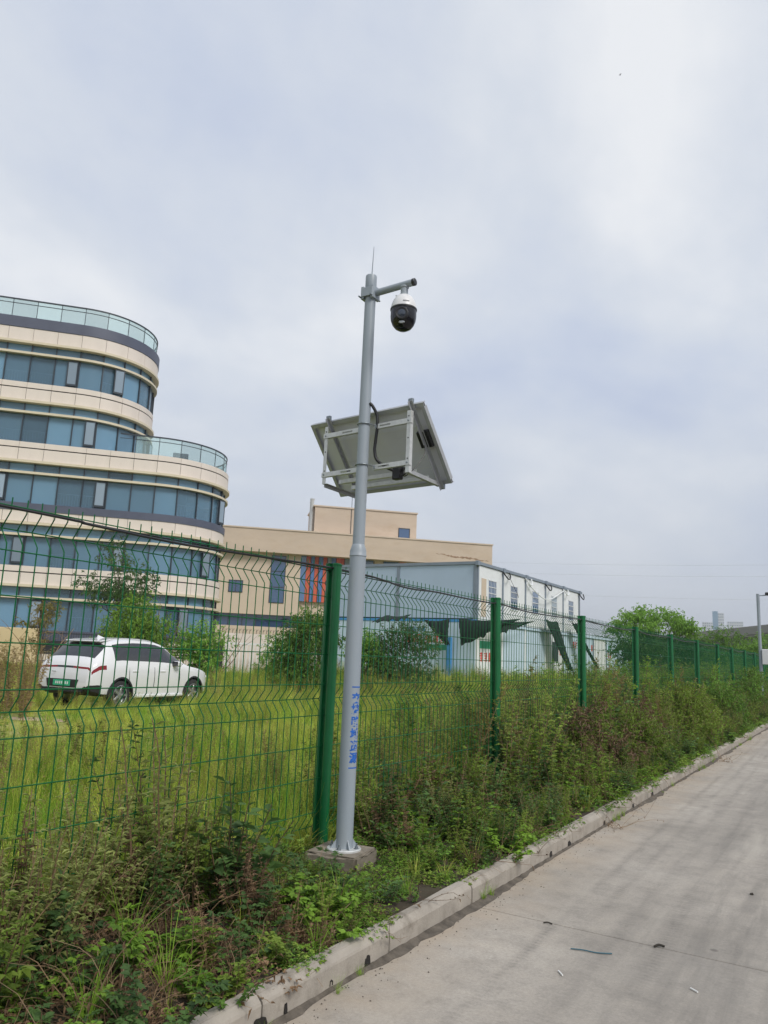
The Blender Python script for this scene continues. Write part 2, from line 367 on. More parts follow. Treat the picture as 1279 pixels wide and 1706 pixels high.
for i in range(-8, 46):
    y = kj0 + i * 1.0
    o = link(km[i % 4], 'kerb_stone', kerb, (KX + random.uniform(-0.003, 0.003), y + 0.006, random.uniform(-0.003, 0.003)), (random.uniform(-0.003, 0.003), random.uniform(-0.012, 0.012), random.uniform(-0.003, 0.003)))
# tar splashes at the foot of the kerb face
for (y, z0, z1, w_) in ((2.42, -0.0, 0.05, 0.03), (2.62, -0.01, 0.065, 0.09), (2.82, 0.0, 0.055, 0.02), (3.44, 0.0, 0.06, 0.05), (3.15, 0.04, 0.05, 0.02), (6.1, 0, 0.05, 0.05), (6.55, 0, 0.05, 0.07), (7.6, 0, 0.05, 0.05), (8.7, 0, 0.06, 0.06), (9.6, 0, 0.06, 0.08)):
    rr = random.Random(int(y * 100)); nseg = 9
    pts = []
    for i in range(nseg):
        t = i / (nseg - 1); pts.append((y + w_ * t, z1 * (0.75 + 0.3 * rr.random()) if 0 < i < nseg - 1 else z1 * 0.4))
    poly = [(y + w_, z0)] ; 
    w = MB(); top = [(KX + 0.0055, p[0], p[1]) for p in pts]; bot = [(KX + 0.0055, p[0], z0) for p in pts]
    w.add(top + bot + [(KX - 0.001, a[1], a[2]) for a in top] + [(KX - 0.001, a[1], a[2]) for a in bot],
          [(i, i + 1, nseg + i + 1, nseg + i) for i in range(nseg - 1)] + [(2 * nseg + i, 2 * nseg + i + 1, i + 1, i) for i in range(nseg - 1)])
    w.build('tar_stain', M['tar'], kerb)
# gutter grime: thin irregular crust of silt between road and kerb
gr = MB(); rr = random.Random(5); ylist = [0.5 + i * 0.05 for i in range(700)]
vs = []; wv = 0.06
for y in ylist:
    wv = min(0.065, max(0.012, wv + rr.uniform(-0.014, 0.014)))
    vs += [(KX + 0.002, y + rr.uniform(-0.02, 0.02), 0.014 + rr.uniform(0, 0.006)), (KX + wv * 0.5, y, 0.008 + rr.uniform(0, 0.004)), (KX + wv, y, 0.0015), (KX + wv, y, -0.004)]
gr.add(vs, [(4 * i + j, 4 * i + 4 + j, 4 * i + 5 + j, 4 * i + 1 + j) for i in range(len(ylist) - 1) for j in range(3)])
tag(gr.build('gutter_silt', M['grime'], smooth=True), 'dark strip of silt and grit lying along the foot of the kerb', 'silt', kind='stuff')
# bits lying on the road
def litter(name, pts, r, m, label, cat):
    tag(MB().tube(crv(pts, 5), r, 6).build(name, m, smooth=True), label, cat)
M['litter_white'] = mat('white_paper', (0.75, 0.75, 0.72), 0.7, var=0.05)
M['litter_teal'] = mat('teal_twine', (0.03, 0.10, 0.13), 0.6)
M['litter_dark'] = mat('dark_twig', (0.03, 0.025, 0.018), 0.9)
litter('twine', [(-1.39, 4.342, 0.005), (-1.33, 4.362, 0.006), (-1.26, 4.372, 0.005), (-1.19, 4.41, 0.005)], 0.0032, M['litter_teal'], 'dark teal strip of twine lying on the road near the joint', 'twine')
litter('paper_scrap', [(-1.346, 4.013, 0.005), (-1.31, 3.968, 0.006)], 0.0035, M['litter_white'], 'small white scrap on the road, nearer the kerb of the two', 'scrap')
litter('paper_scrap', [(-0.766, 4.203, 0.005), (-0.729, 4.174, 0.006)], 0.0035, M['litter_white'], 'small white scrap on the road, farther from the kerb of the two', 'scrap')
litter('twig', [(-1.03, 4.66, 0.005), (-1.01, 4.683, 0.012), (-0.985, 4.70, 0.005)], 0.006, M['litter_dark'], 'short dark twig caught in the road joint', 'twig')
litter('twig', [(-1.65, 4.65, 0.004), (-1.627, 4.657, 0.008), (-1.60, 4.66, 0.004)], 0.004, M['litter_dark'], 'tiny dark crumb of bark on the joint nearer the kerb', 'twig')
litter('pebble', [(-0.71, 6.105, 0.004), (-0.695, 6.115, 0.008)], 0.008, M['litter_dark'], 'single dark pebble out on the road', 'pebble')

gt = MB(); rg = random.Random(21)
for k in range(900):
    y = 1.2 + 24 * rg.random() ** 1.6; x = KX + 0.02 + abs(rg.gauss(0, 0.11)); r_ = rg.uniform(0.0015, 0.0055)
    q_ = [(x + r_ * rg.uniform(0.6, 1.3) * math.cos(a0), y + r_ * rg.uniform(0.6, 1.3) * math.sin(a0), 0.001) for a0 in (0, 1.57, 3.14, 4.71)]
    gt.add(q_ + [(x, y, 0.001 + r_ * rg.uniform(0.5, 1.1))], [(0, 1, 4), (1, 2, 4), (2, 3, 4), (3, 0, 4)])
tag(gt.build('road_grit', M['grime']), 'dark grit and crumbs scattered on the road beside the kerb', 'grit', kind='stuff')

# ------------------------------------------------------------------ fence
fence = empty('mesh_fence', (FX, POST_Y0, 0.2))
tag(fence, 'long green welded wire mesh fence with peach shaped posts along the verge', 'fence')
FB = 0.205; FT = 2.14
def rel(o): # place child given in world coordinates under fence empty
    o.matrix_parent_inverse = Matrix.Translation((-FX, -POST_Y0, -0.2)); return o
half = [(0.052, 0.0), (0.051, 0.012), (0.046, 0.024), (0.036, 0.033), (0.022, 0.038), (0.010, 0.037), (0.002, 0.030), (-0.002, 0.012), (-0.006, 0.006), (-0.024, 0.006), (-0.029, 0.014), (-0.033, 0.028), (-0.042, 0.034), (-0.052, 0.029), (-0.058, 0.014), (-0.06, 0.0)]
pprof = half + [(x, -y) for x, y in half[-2:0:-1]]
pm = MB(); n = len(pprof)
pm.add([(x, y, z) for z in (-0.15, 1.925) for x, y in pprof], [(i, (i + 1) % n, n + (i + 1) % n, n + i) for i in range(n)] + [tuple(range(n, 2 * n)), tuple(range(n - 1, -1, -1))])
post_me = pm.mesh('post', True, R(38)); post_me.materials.append(M['green_post'])
cp_ = MB().lathe([(0.03, 0), (0.05, 0.0), (0.05, 0.012), (0.035, 0.022), (0.0, 0.026)], 14); cap_me = None
cm = MB(); cprof = [(x * 1.06, y * 1.06 if abs(y) > 0.02 else y * 1.2) for x, y in pprof]
cm.add([(x, y, 0.0) for x, y in cprof] + [(x, y, 0.014) for x, y in cprof] + [(x * 0.8, y * 0.8, 0.022) for x, y in cprof],
       [(i, (i + 1) % n, n + (i + 1) % n, n + i) for i in range(n)] + [(n + i, n + (i + 1) % n, 2 * n + (i + 1) % n, 2 * n + i) for i in range(n)] + [tuple(range(2 * n, 3 * n)), tuple(range(n - 1, -1, -1))])
cap_me = cm.mesh('post_cap', True, R(40)); cap_me.materials.append(M['green'])
clip_me = MB().bbox(0.0, -0.045, -0.012, 0.012, 0.045, 0.012, 0.003).mesh('post_clip'); clip_me.materials.append(M['green'])
NP = 20
for i in range(-2, NP):
    y = POST_Y0 + SPAN * i
    o = link(post_me, 'post', fence, (random.uniform(-0.008, 0.008) if i else 0, y - POST_Y0, FB - 0.2), (R(random.uniform(-0.5, 0.5)) if i else 0, R(random.uniform(-0.6, 0.6)) if i else 0, 0))
    c_ = link(cap_me, 'cap', o, (0, 0, 1.92))
zsp = [(2.10, 0), (2.00, 1), (1.895, 0), (1.69, 0), (1.48, 0), (1.27, 0), (1.165, 1), (1.055, 0), (0.84, 0), (0.625, 0), (0.40, 0), (0.29, 1)]
BEND = 0.055
# vertical wire outline with V folds pushed away from the road
vpath = [(0, FT)]
for c_z in (2.0, 1.165, 0.29):
    vpath += [(0, c_z + 0.085), (0, c_z + 0.075), (-BEND * 0.93, c_z + 0.008), (-BEND, c_z), (-BEND * 0.93, c_z - 0.008), (0, c_z - 0.075), (0, c_z - 0.085)] if c_z > 0.5 else [(0, c_z + 0.085), (-BEND, c_z), (-BEND * 0.6, c_z - 0.06)]
wire_me = MB().tube([(x, 0, z) for x, z in vpath], 0.0033, 5).mesh('vertical_wire', True, R(60)); wire_me.materials.append(M['green'])
hw_me = MB().tube([(0, 0, 0), (0, SPAN - 0.03, 0)], 0.0033, 5).mesh('horizontal_wire', True, R(60)); hw_me.materials.append(M['green'])
NV = 40; px_ = -0.014
for i in range(-2, NP - 1):
    y0 = POST_Y0 + SPAN * i + 0.015
    jig = [random.uniform(-0.003, 0.003) for _ in range(NV + 1)]
    if -1 <= i <= 1:
        p = empty('mesh_panel', (px_, y0 - POST_Y0, 0)); p.parent = fence
        for k in range(0, NV + 1):
            link(wire_me, 'vertical_wire', p, (0, k * (SPAN - 0.03) / NV + jig[k], -0.2))
        for z, b in zsp:
            link(hw_me, 'horizontal_wire', p, (-BEND - 0.004 if b else 0.004, 0, z - 0.2))
    else:
        w = MB(); nn_ = 5 if i < 5 else 3
        rad = 0.0033
        for k in range(NV + 1):
            w.tube([(x, k * (SPAN - 0.03) / NV + jig[k], z - 0.2) for x, z in vpath], rad, nn_, False)
        for z, b in zsp: w.tube([(-BEND - 0.004 if b else 0.004, 0, z - 0.2), (-BEND - 0.004 if b else 0.004, SPAN - 0.03, z - 0.2)], rad, nn_, False)
        p = w.build('mesh_panel', M['green'], fence, True, R(60)); p.location = (px_, y0 - POST_Y0, 0)
# black cables lying along the top of the fence
zc = [(-2.0, 2.08), (2.0, 2.088), (2.5, 2.08), (3.1, 2.07), (3.7, 2.083), (4.1, 2.095), (4.55, 2.107), (5.1, 2.105), (5.4, 2.09), (5.65, 2.07), (5.9, 2.066), (6.3, 2.078), (6.9, 2.072), (7.6, 2.078), (7.75, 2.09)]
zc2 = [(-2.0, 2.095), (2.0, 2.092), (2.7, 2.09), (3.5, 2.092), (4.6, 2.09), (5.1, 2.092), (6.0, 2.088), (6.9, 2.082), (7.7, 2.085)]
y = 7.75
while y < 58:
    for f_, dz in ((0.25, -0.02), (0.5, -0.03), (0.75, -0.015), (1.0, 0.0)):
        zc.append((y + SPAN * f_, 2.09 + dz + random.uniform(-0.012, 0.012))); zc2.append((y + SPAN * f_, 2.092 + dz * 0.3 + random.uniform(-0.01, 0.01)))
    y += SPAN
for pts, xo, r, lab in ((zc, 0.012, 0.0075, 'thick black cable sagging along the top of the green fence'), (zc2, -0.026, 0.0045, 'thin black cable running straight along the fence top beside the thick one')):
    P = [(FX + xo + 0.006 * math.sin(y * 2.1), y, z) for y, z in pts]
    tag(MB().tube(crv(P, 5), r, 6).build('cable', M['black'], smooth=True), lab, 'cable')
# fence turns the corner at its far end
yE = POST_Y0 + SPAN * (NP - 1)

# ------------------------------------------------------------------ camera mast
PX, PY = -2.97, 4.51
ZB = 0.234
pad = MB()
bm = bmesh.new(); bmesh.ops.create_cube(bm, size=1)
for v in bm.verts: v.co = Vector((v.co.x * 0.37, v.co.y * 0.35, v.co.z * 0.34))
bmesh.ops.bevel(bm, geom=bm.edges[:], offset=0.015, segments=2, affect='EDGES')
bmesh.ops.subdivide_edges(bm, edges=bm.edges[:], cuts=3, use_grid_fill=True)
rr = random.Random(3)
for v in bm.verts:
    if v.co.z < 0.165: v.co += Vector((rr.uniform(-1, 1), rr.uniform(-1, 1), rr.uniform(-1, 1))) * 0.008
pad.bm(bm)
pado = pad.build('concrete_footing', M['pad'], smooth=True, angle=R(35)); pado.location = (PX - 0.02, PY, ZB - 0.012 - 0.17); pado.rotation_euler = (0, 0, R(8))
tag(pado, 'rough concrete footing block under the grey camera mast', 'footing')
mast = empty('camera_mast', (PX, PY, ZB - 0.012)); tag(mast, 'grey painted steel mast on a bolted flange carrying a dome camera and solar panel', 'mast')
def mp_(o): return o
Z0 = 0.0
MB().lathe([(0.0, 0.014), (0.110, 0.014), (0.114, 0.010), (0.114, 0.0), (0.0, 0.0)][::-1], 40, cap=False).build('base_flange', M['galv'], mast, True, R(30))
low = MB().lathe([(0.0, 0.014), (0.0590, 0.014), (0.0575, 0.03), (0.057, 0.05), (0.057, 1.95)], 40, cap=False).build('lower_tube', M['grey_pole'], mast, True, R(50))
MB().lathe([(0.057, 1.944), (0.0605, 1.948), (0.0605, 1.956), (0.058, 1.96), (0.058, 1.985), (0.050, 2.012), (0.0445, 2.03), (0.0415, 2.034)], 40, cap=False).build('collar', M['grey_pole'], mast, True, R(35))
MB().lathe([(0.0425, 2.02), (0.042, 3.0), (0.0405, 3.99)], 40, cap=False).build('upper_tube', M['grey_pole'], mast, True, R(50))
MB().lathe([(0.0405, 3.97), (0.0425, 3.975), (0.0425, 4.075), (0.0405, 4.082), (0.0, 4.086)], 40, cap=False).build('top_cap', M['grey_pole'], mast, True, R(35))
MB().tube([(0.004, 0, 4.08), (0.006, 0.002, 4.19), (0.009, 0.004, 4.325)], [0.0042, 0.0035, 0.002], 8).build('antenna', M['grey_pole'], mast, True)
for k in range(8):
    a = k * math.pi / 4 + 0.2; cx, cy = 0.088 * math.cos(a), 0.088 * math.sin(a)
    if k % 2:
        g = MB(); Mx = Matrix.Rotation(a, 4, 'Z')
        g.add([tuple(Mx @ Vector(p)) for p in ((0.056, -0.003, 0.014), (0.1, -0.003, 0.014), (0.056, -0.003, 0.07), (0.056, 0.003, 0.014), (0.1, 0.003, 0.014), (0.056, 0.003, 0.07))],
              [(0, 1, 2), (5, 4, 3), (0, 3, 4, 1), (1, 4, 5, 2), (2, 5, 3, 0)]).build('gusset', M['grey_pole'], mast)
    else:
        b_ = MB().lathe([(0.016, 0.014), (0.016, 0.017)], 12, Matrix.Translation((cx, cy, 0)))
        b_.lathe([(0.013, 0.017), (0.013, 0.028)], 6, Matrix.Translation((cx, cy, 0)) @ Matrix.Rotation(0.3 * k, 4, 'Z'))
        b_.lathe([(0.006, 0.028), (0.006, 0.046), (0.004, 0.048)], 8, Matrix.Translation((cx, cy, 0)))
        b_.build('anchor_bolt', M['bolt'], mast, True, R(30))
# clamp box and arm at the top, arm reaches out over the verge towards the road
cl = MB().bbox(-0.056, -0.05, 3.885, -0.03, 0.05, 3.985, 0.003); cl.bbox(0.028, -0.05, 3.885, 0.054, 0.05, 3.985, 0.003)
cl.bbox(-0.052, -0.056, 3.90, 0.05, -0.044, 3.97, 0.003); cl.bbox(-0.052, 0.044, 3.90, 0.05, 0.056, 3.97, 0.003)
clo = cl.build('arm_clamp', M['grey_pole'], mast)
for sx in (-0.062, 0.046): MB().tube([(0.0 + sx * 0.9, -0.075, 3.9), (0.0 + sx * 0.9, 0.07, 3.9)], 0.006, 6).build('clamp_bolt', M['bolt'], clo)
arm = MB().lathe([(0.0, 0.0), (0.026, 0.0), (0.026, 0.335), (0.024, 0.337), (0.0, 0.337)], 24, Matrix.Translation((0.045, 0, 3.935)) @ Matrix.Rotation(R(87.5), 4, 'Y'), cap=False).build('camera_arm', M['grey_pole'], mast, True, R(35))
MB().lathe([(0.0265, 0.318), (0.0275, 0.32), (0.0275, 0.338), (0.024, 0.341), (0, 0.342)], 24, Matrix.Translation((0.045, 0, 3.935)) @ Matrix.Rotation(R(87.5), 4, 'Y'), cap=False).build('end_plug', M['black'], arm, True, R(35))
# the printed lettering round the road side of the lower tube
def glyph_mesh(ch, size):
    c = bpy.data.curves.new('txt', 'FONT'); c.body = ch; c.size = size; c.align_x = 'CENTER'; c.resolution_u = 3; c.offset = size * 0.032
    o = bpy.data.objects.new('txt', c); COL.objects.link(o); bpy.context.view_layer.update()
    me = bpy.data.meshes.new_from_object(o.evaluated_get(bpy.context.evaluated_depsgraph_get()))
    bpy.data.objects.remove(o); bpy.data.curves.remove(c); return me
def wrap_text(ch, zc_, size, ang, rad, parent, name='lettering'):
    me = glyph_mesh(ch, size)
    bm = bmesh.new(); bm.from_mesh(me); bpy.data.meshes.remove(me)
    bmesh.ops.triangulate(bm, faces=bm.faces[:])
    for _ in range(2):
        long_ = [e for e in bm.edges if abs(e.verts[0].co.x - e.verts[1].co.x) > size * 0.14]
        if not long_: break
        bmesh.ops.subdivide_edges(bm, edges=long_, cuts=2); bmesh.ops.triangulate(bm, faces=bm.faces[:])
    ymid = (max(v.co.y for v in bm.verts) + min(v.co.y for v in bm.verts)) / 2 if ch != '一' else 0.35 * size
    for v in bm.verts:
        a = ang + v.co.x / rad
        v.co = Vector((rad * math.cos(a), rad * math.sin(a), zc_ + v.co.y - ymid))
    w = MB().bm(bm); return w.build(name, M['blue_print'], parent, True)
ZM = ZB - 0.012
for ch, z in (('交', 1.20), ('控', 1.125), ('路', 1.045), ('域', 0.967), ('资', 0.888), ('源', 0.81)):
    wrap_text(ch, z - ZM, 0.072, R(-16), 0.0577, low)
for z, wd in ((1.272, 0.075), (0.745, 0.075)):
    w = MB(); 
    for k in range(8):
        a0 = R(-16) - wd / 0.0576 / 2 + k * wd / 0.0576 / 8; a1 = a0 + wd / 0.0576 / 8
        w.add([(0.0576 * math.cos(a), 0.0576 * math.sin(a), z - ZM + h) for a, h in ((a0, -0.004), (a1, -0.004), (a1, 0.004), (a0, 0.004))], [(0, 1, 2, 3)])
    w.build('lettering_bar', M['blue_print'], low, True)

# dome camera hanging from the arm
dome = empty('dome_camera', (PX + 0.295, PY, 4.155)); tag(dome, 'white and black pan tilt dome camera hanging from the mast arm', 'camera')
MB().lathe([(0.03, 0.0), (0.033, -0.004), (0.033, -0.012), (0.027, -0.02), (0.027, -0.06), (0.034, -0.066), (0.034, -0.075)], 24).build('neck', M['grey_pole'], dome, True, R(35))
MB().lathe([(0.030, -0.074), (0.045, -0.078), (0.062, -0.092), (0.078, -0.118), (0.089, -0.148), (0.094, -0.172), (0.095, -0.182)], 40, cap=False).build('white_housing', M['white_plastic'], dome, True, R(35))
MB().lathe([(0.095, -0.180), (0.098, -0.183), (0.098, -0.192), (0.0945, -0.196)], 40, cap=False).build('trim_ring', M['black'], dome, True, R(35))
dm = MB().lathe([(0.0945, -0.194), (0.0945, -0.245), (0.090, -0.275), (0.078, -0.305), (0.058, -0.330), (0.03, -0.345), (0.0, -0.349)], 40, cap=False).build('black_dome', M['gloss_black'], dome, True, R(35))
# camera ball window: flat lens face turned to the lane on the camera side
_la = math.atan2(-4.51, 2.675) + R(-8)
LM = Matrix.Translation((0.070 * math.cos(_la), 0.070 * math.sin(_la), -0.250)) @ Matrix.Rotation(_la, 4, 'Z') @ Matrix.Rotation(R(92), 4, 'Y')
lw = MB().lathe([(0.0, 0.027), (0.028, 0.027), (0.040, 0.031), (0.046, 0.029), (0.050, 0.018), (0.050, 0.0)], 32, LM, cap=False).build('lens_bezel', M['black'], dm, True, R(35))
M['lens'] = mat('lens_glass', (0.02, 0.03, 0.05), 0.05, var=0.05, spec=0.9)
MB().lathe([(0.0, 0.034), (0.015, 0.033), (0.028, 0.028)], 24, LM, cap=False).build('lens', M['lens'], dm, True)
M['led'] = mat('led_window', (0.35, 0.37, 0.4), 0.25, var=0.1)
ll = MB().lathe([(0.0, 0.030), (0.012, 0.029), (0.014, 0.020)], 16, LM @ Matrix.Translation((0.062, 0, -0.012)) @ Matrix.Diagonal((0.7, 1.7, 1, 1)), cap=False).build('infrared_window', M['led'], dm, True)
w = MB()
for k in range(4): w.tube([(0.0, 0, 0), (0, 0, 0.003)], 0.001, 4)
MB().tube(crv([(-0.005, 0.03, -0.07), (-0.03, 0.03, -0.075), (-0.055, 0.01, -0.072), (-0.07, 0.0, -0.055), (-0.05, 0.0, -0.09), (-0.03, -0.02, -0.10)], 5), 0.004, 6).build('pigtail_cable', M['white_plastic'], dome, True)
M['grey_print'] = mat('grey_badge', (0.12, 0.12, 0.13), 0.5)
bd = MB()
for k in range(7):
    a = _la + R(18) + (k - 3) * 0.075
    bd.add([(0.0895 * math.cos(q), 0.0895 * math.sin(q), z) for q, z in ((a - 0.025, -0.158), (a + 0.025, -0.158), (a + 0.025, -0.148), (a - 0.025, -0.148))], [(0, 1, 2, 3)])
bd2 = bd.build('badge', M['grey_print'], dome); bd2.scale = (1.035, 1.035, 1)

# ------------------------------------------------------------------ solar panel on its bracket
az, tilt = R(-7.35), R(51.8)
a_ = Vector((math.cos(az), math.sin(az), 0)); n_ = Vector((-math.sin(az), math.cos(az), 0)); zv = Vector((0, 0, 1))
dd = n_ * math.cos(tilt) - zv * math.sin(tilt)      # down the slope, away from the mast
nf = (n_ * math.sin(tilt) + zv * math.cos(tilt))    # sunny side
T = Vector((-3.045, 4.605, 3.250)); W_, H_ = 1.09, 0.64
sp = empty('solar_panel', T); tag(sp, 'framed solar panel seen from below on a slotted bracket clamped to the mast', 'solar panel')
PM = Matrix((( a_.x, dd.x, nf.x, 0), (a_.y, dd.y, nf.y, 0), (a_.z, dd.z, nf.z, 0), (0, 0, 0, 1)))
MB().box(-W_ / 2 + 0.004, 0.004, 0.024, W_ / 2 - 0.004, H_ - 0.004, 0.030, PM).build('backsheet', M['backsheet'], sp)
MB().box(-W_ / 2 + 0.012, 0.012, 0.0302, W_ / 2 - 0.012, H_ - 0.012, 0.0312, PM).build('solar_cells', M['cell'], sp)
for x0, y0, x1, y1 in ((-W_ / 2, 0, W_ / 2, 0.03), (-W_ / 2, H_ - 0.03, W_ / 2, H_), (-W_ / 2, 0.03, -W_ / 2 + 0.03, H_ - 0.03), (W_ / 2 - 0.03, 0.03, W_ / 2, H_ - 0.03)):
    f = MB(); f.box(x0, y0, 0.0, x1, y1, 0.0025, PM)
    if x1 - x0 > 0.5:
        yo = y0 if y0 == 0 else y1 - 0.0025
        f.box(x0, yo, 0.0025, x1, yo + 0.0025, 0.034, PM)
    else:
        xo = x0 if x0 < 0 else x1 - 0.0025
        f.box(xo, y0, 0.0025, xo + 0.0025, y1, 0.034, PM)
    f.build('frame_rail', M['alu_dark'], sp)
g = MB()
for k in (0.18, 0.36, 0.5): g.box(-W_ / 2 + 0.03, k - 0.001, 0.0228, W_ / 2 - 0.03, k + 0.001, 0.0236, PM)
g.build('cell_gap_line', M['alu'], sp)
jb = MB().bbox(0.405, 0.205, -0.014, 0.512, 0.335, 0.0225, 0.006, PM)
for k in range(6): jb.box(0.410 + k * 0.0175, 0.21, -0.018, 0.418 + k * 0.0175, 0.33, -0.0118, PM)
jbo = jb.build('junction_box', M['black'], sp)
MB().box(0.20, 0.245, 0.0200, 0.30, 0.335, 0.0230, PM).build('rating_label', M['backsheet'], sp)
bk = empty('panel_bracket', T); tag(bk, 'galvanised slotted steel bracket frame holding the solar panel to the mast', 'bracket')
O = Vector((PX, PY, 0)) - T + n_ * 0.050; O.z = 0
def fr(x, y, z): return O + a_ * x + n_ * y + zv * z     # bracket frame: x along, y away from mast, z up (relative to T)
FMX = Matrix(((a_.x, n_.x, 0, O.x), (a_.y, n_.y, 0, O.y), (0, 0, 1, 0), (0, 0, 0, 1)))
xl, xr = -0.425, 0.365
def angle_bar(p0, p1, wid, side, name, m=M['galv']):
    # L section between two points (bracket coordinates); one leg in the x-z plane, one along 'side'
    p0, p1 = Vector(p0), Vector(p1); d = (p1 - p0).normalized()
    s1 = Vector(side).normalized(); s2 = d.cross(s1)
    w = MB()
    for u, v in (((0, 0), (wid, 0.003)), ((0, 0.003), (0.003, wid))):
        vs = []
        for p in (p0, p1):
            for A, B in ((u[0], u[1]), (v[0], u[1]), (v[0], v[1]), (u[0], v[1])):
                vs.append(FMX @ (p + s1 * A + s2 * B))
        w.add(vs, [(3, 2, 1, 0), (4, 5, 6, 7), (0, 1, 5, 4), (1, 2, 6, 5), (2, 3, 7, 6), (3, 0, 4, 7)])
    return w.build(name, m, bk)
for x, sx in ((xl, 1), (xr, -1)):
    w = MB(); w.box(x - 0.016, 0.004, -0.50, x + 0.016, 0.0075, -0.05, FMX); w.box(x - 0.016 if sx > 0 else x + 0.0125, 0.0075, -0.50, x - 0.0125 if sx > 0 else x + 0.016, 0.036, -0.05, FMX)
    up_ = w.build('upright_bar', M['galv'], bk)
    for z in (-0.09, -0.25, -0.40): MB().lathe([(0.0, 0.0), (0.005, 0.0), (0.005, 0.002), (0, 0.002)][::-1], 10, FMX @ Matrix.Translation((x, 0.0035, z)) @ Matrix.Rotation(R(90), 4, 'X'), cap=False).build('bolt_hole', M['black'], up_)
    # rail under the panel, and the foot strut
    def onp(s, off): # point on panel underside in bracket coordinates
        q = dd * s + nf * off - O; return (x, q.dot(n_), q.z)
    angle_bar(onp(-0.035, -0.014), onp(H_ + 0.03, -0.014), 0.026, (-sx, 0, 0) if sx < 0 else (1, 0, 0), 'slope_rail', M['alu_dark'])
    e1 = onp(H_ + 0.005, -0.02)
    angle_bar((x, 0.01, -0.497), e1, 0.028, (sx, 0, 0), 'foot_strut', M['alu_dark'])
    for s in (-0.02, H_ + 0.02):
        cq = MB(); q = onp(s, 0.0); cq.bbox(q[0] - 0.02, q[1] - 0.012, q[2] - 0.016, q[0] + 0.02, q[1] + 0.012, q[2] + 0.026, 0.003, FMX)
        cq.build('edge_clamp', M['bolt'], bk)
for z in (-0.125, -0.43):
    for x0, x1 in ((xl - 0.022, -0.055), (0.055, xr + 0.022)):
        w = MB(); yb = -0.002; h = 0.018; lo, hi = (x0, x1)
        # flat bar with an open slot
        s0, s1 = (hi - 0.20, hi - 0.10) if hi < 0 else (lo + 0.05, lo + 0.15)
        for A, B, C_, D in ((lo, -h, s0, h), (s1, -h, hi, h), (s0, 0.006, s1, h), (s0, -h, s1, -0.006)):
            w.box(A, yb, z + B, C_, yb + 0.0035, z + D, FMX)
        w.box(lo, yb + 0.0035, z - h, hi, yb + 0.028, z - h + 0.003, FMX)
        ab = w.build('slotted_arm', M['galv'], bk)
        e_ = hi - 0.03 if hi < 0 else lo + 0.02
        MB().bbox(e_ - 0.006, yb - 0.006, z - 0.012, e_ + 0.006, yb, z + 0.012, 0.002, FMX).build('bolt', M['bolt'], ab)
        e2 = lo + 0.022 if hi < 0 else hi - 0.022
        MB().lathe([(0, 0.006), (0.006, 0.006), (0.007, 0.0)], 8, FMX @ Matrix.Translation((e2, yb, z)) @ Matrix.Rotation(R(90), 4, 'X'), cap=False).build('bolt', M['bolt'], ab, True)
    # U bolt round the mast
    pts = [(-0.062, 0.05, z + 0.012)] + [(0.049 * math.sin(t), -0.050 - 0.049 * math.cos(t) , z + 0.012 ) for t in np.linspace(-math.pi / 2, math.pi / 2, 13)] + [(0.062, 0.05, z + 0.012)]
    MB().tube([FMX @ Vector(p) for p in pts], 0.0045, 8).build('u_bolt', M['bolt'], bk, True)
# battery or controller rail across the bottom of the bracket
angle_bar((xl + 0.03, 0.14, -0.475), (xr - 0.02, 0.14, -0.475), 0.03, (0, 1, 0), 'lower_cross_rail')
angle_bar((xl + 0.03, 0.29, -0.49), (xr - 0.02, 0.29, -0.49), 0.03, (0, 1, 0), 'lower_cross_rail')
# power cable: leaves the mast, loops down behind to the controller
pc = [(0.0425, -0.05, 0.045), (0.058, -0.03, 0.02), (0.075, 0.0, -0.04), (0.08, 0.004, -0.12), (0.065, 0.01, -0.22), (0.058, 0.012, -0.30), (0.075, 0.02, -0.37), (0.13, 0.05, -0.42), (0.18, 0.09, -0.45)]
tag(MB().tube([T + FMX @ p for p in crv(pc, 7)], 0.0115, 10).build('power_cable', M['black'], smooth=True), 'thick black corrugated cable looping from the mast behind the solar bracket', 'cable')
ctl = empty('charge_controller', T + FMX @ Vector((0.22, 0.10, -0.44))); tag(ctl, 'small black charge controller with coiled leads under the solar panel', 'controller')
MB().bbox(-0.05, -0.02, -0.075, 0.02, 0.03, 0.035, 0.006, FMX.to_3x3().to_4x4()).build('case', M['black'], ctl)
w = MB()
for k in range(5):
    c0 = (0.045 + 0.004 * k, -0.02 + 0.006 * k, -0.03 + 0.004 * (k % 3)); rr_ = 0.026 + 0.004 * (k % 2)
    w.tube([FMX.to_3x3() @ Vector((c0[0] + rr_ * math.cos(t), c0[1], c0[2] + rr_ * math.sin(t))) for t in np.linspace(0, 2 * math.pi, 16)], 0.003, 5, False)
w.build('coiled_lead', M['black'], ctl, True)
tag(MB().tube([T + p for p in crv([PM @ Vector((0.43, 0.28, -0.004)), FMX @ Vector((0.395, 0.17, -0.32)), FMX @ Vector((0.385, 0.10, -0.43)), FMX @ Vector((0.36, 0.05, -0.49))], 6)], 0.003, 6).build('panel_lead', M['black'], smooth=True), 'thin black lead dropping from the junction box of the solar panel', 'cable')
tag(MB().tube([T + p for p in crv([FMX @ Vector((-0.17, 0.12, -0.33)), FMX @ Vector((-0.165, 0.12, -0.47)), FMX @ Vector((-0.16, 0.12, -0.62)), FMX @ Vector((-0.165, 0.12, -0.86))], 6)], 0.0022, 6).build('loose_wire', M['black'], smooth=True), 'thin loose wire hanging below the solar panel left of the mast', 'cable')
